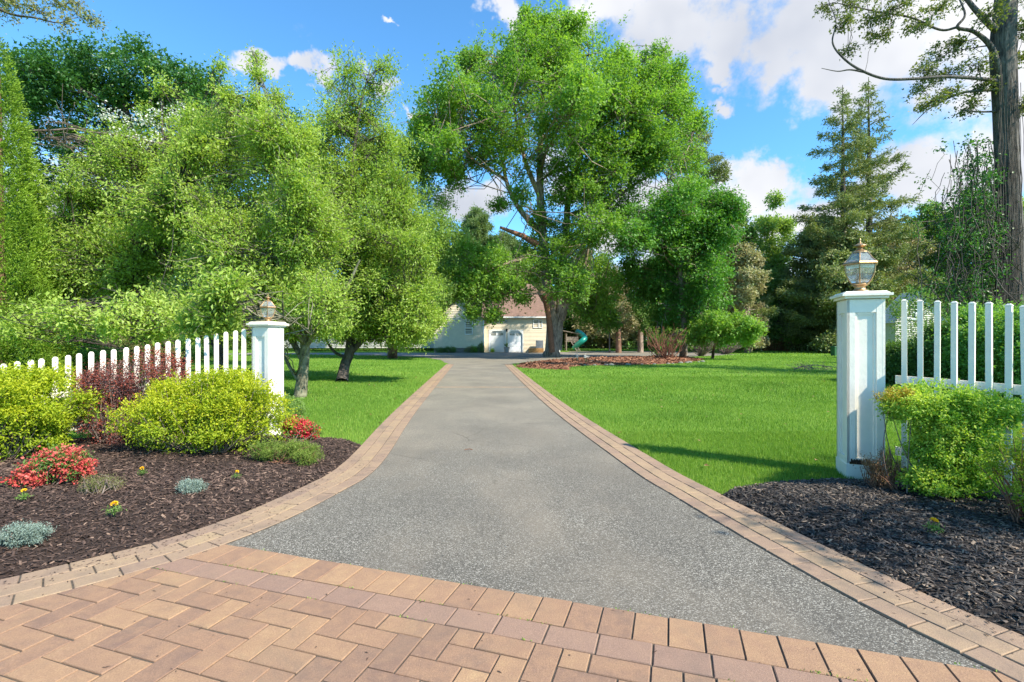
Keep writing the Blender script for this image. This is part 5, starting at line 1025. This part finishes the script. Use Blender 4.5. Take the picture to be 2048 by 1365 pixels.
# walk to the left of the court; stones; twigs; white blooms
wk = [(-8, 45.2), (-14, 49.2), (-34, 50.5), (-34, 51.8), (-14, 57.6), (-7.4, 46.4)]
poly_obj('path', wk, .016, M['soil'])
for i in range(16):
    f = i/15; x = 3.4+f*9.5+rng.normal()*.15; y = 28.0+f*2.6+max(0, x-9)*.6+rng.normal()*.1; s = .07+.08*random.random()**2
    m = MB(); m.lathe([(s*.9, 0), (s, s*.4), (s*.7, s*.8), (s*.2, s)], 7, rz=random.random()); o_ = m.build('edging_stone', M['rock']); o_.location = (x, y, .03); o_.scale = (1.3, .8, .8)
    tag(o_, 'small pale stone in the row edging the red mulch', 'stone', 'stones edging the red mulch bed')
for i, (x, y) in enumerate([(1152, 727), (1173, 729)]):
    g0 = gp(x, y); e = empty('white_flower', tuple(g0), ['small white flower clump on the mulch edge, left one', 'smaller white flower clump on the mulch edge, right one'][i], 'flower'); V, F, t, *_ = shoots([(np.array((0, 0, .35)), np.array((.22, .2, .25))*(1-.25*i))], 9, 6, .15, .07, .06); mk('blossom', V, [F], M['blossom'], e, t)
    tb = Tubes(); [tb.add([(0, 0, 0), tuple(rng.normal(size=2)*.1)+(.4,)], .012, 4) for _ in range(5)]; tb.build('stem', M['box'], e)
g0 = gp(1632, 745); e = empty('fallen_branch', tuple(g0), 'fallen bare branch with twigs lying on the right lawn', 'branch'); tb = Tubes(); limb(tb, np.array((-.9, .2, .12)), np.array((1.3, -.2, .22)), .03, .012, .05, 5)
for k in range(34): a = np.array((-.8+random.random()*2.0, rng.normal()*.1, .15)); limb(tb, a, a+np.array((-.4+rng.normal()*.35, rng.normal()*.3, .12+random.random()*.3)), .012, .004, .12, 3)
tb.build('limbs', M['twig'], e)
g0 = gp(938, 903); e = empty('fallen_twig', (g0[0], g0[1], .02), 'small brown forked twig lying on the asphalt of the driveway', 'twig'); tb = Tubes(); tb.add([(-.06, .0, 0), (0, .012, .01), (.05, -.02, .004)], .005, 5); tb.add([(0, .012, .008), (.03, .03, .004)], .003, 4); tb.build('stem', M['twigr'], e)
# debris on the drive and bricks
n = 260; q = np.column_stack([rng.uniform(-2.6, 2.2, n), 2.2+rng.random(n)**1.5*12, np.full(n, .0225)]); q = q[(q[:, 0] > edge_x(LO, q[:, 1])+.02) & (q[:, 0] < edge_x(RO, q[:, 1])-.02)]
q2 = np.array([(p[0]+.05+abs(rng.normal())*.22, p[1]+rng.normal()*.05, .0225) for p in LO for _ in range(9) if 2.6 < p[1] < 6.5]); q3 = np.array([(p[0]-.03-abs(rng.normal())*.10, p[1]+rng.normal()*.08, .0225) for p in RO for _ in range(5) if 2. < p[1] < 4.8])
q = np.concatenate([q, q2, q3]); n = len(q); a = rng.random(n)*6.28
V, F = leaf_geo(q, np.stack([np.cos(a), np.sin(a), 0*a], 1), np.tile((0, 0, 1.), (n, 1)), .012+.028*rng.random(n)**2, .004+.006*rng.random(n), .05)
tag(mk('mulch_litter', V, [F], M['mulch'], attr=rng.random(n)*.8), 'scattered bark bits and twigs on the driveway and pavers', 'litter', kind='stuff')
n = 700; u_ = rng.uniform(-.4, 4.4, n); row = rng.choice([0, SL, SL+SW, SL+SW+w_ if False else SL], n); pp = np.array([W2(a, c) for a, c in zip(u_, row)]); pp = pp[np.array([lim_l(p) and lim_r(p) for p in pp])]; keep = lowf(np.column_stack([pp, pp[:, 0]]), 6) > .62; pp = pp[keep]; n = len(pp)
V, F = leaf_geo(np.column_stack([pp+rng.normal(size=(n, 2))*.004, np.full(n, .0175)]), rdir(n, .6), rdir(n, 1), .014, .006); tag(mk('joint_weeds', V, [F], M['grass'], attr=rng.random(n)), 'tiny green moss and weeds in the brick joints', 'weeds', kind='stuff')
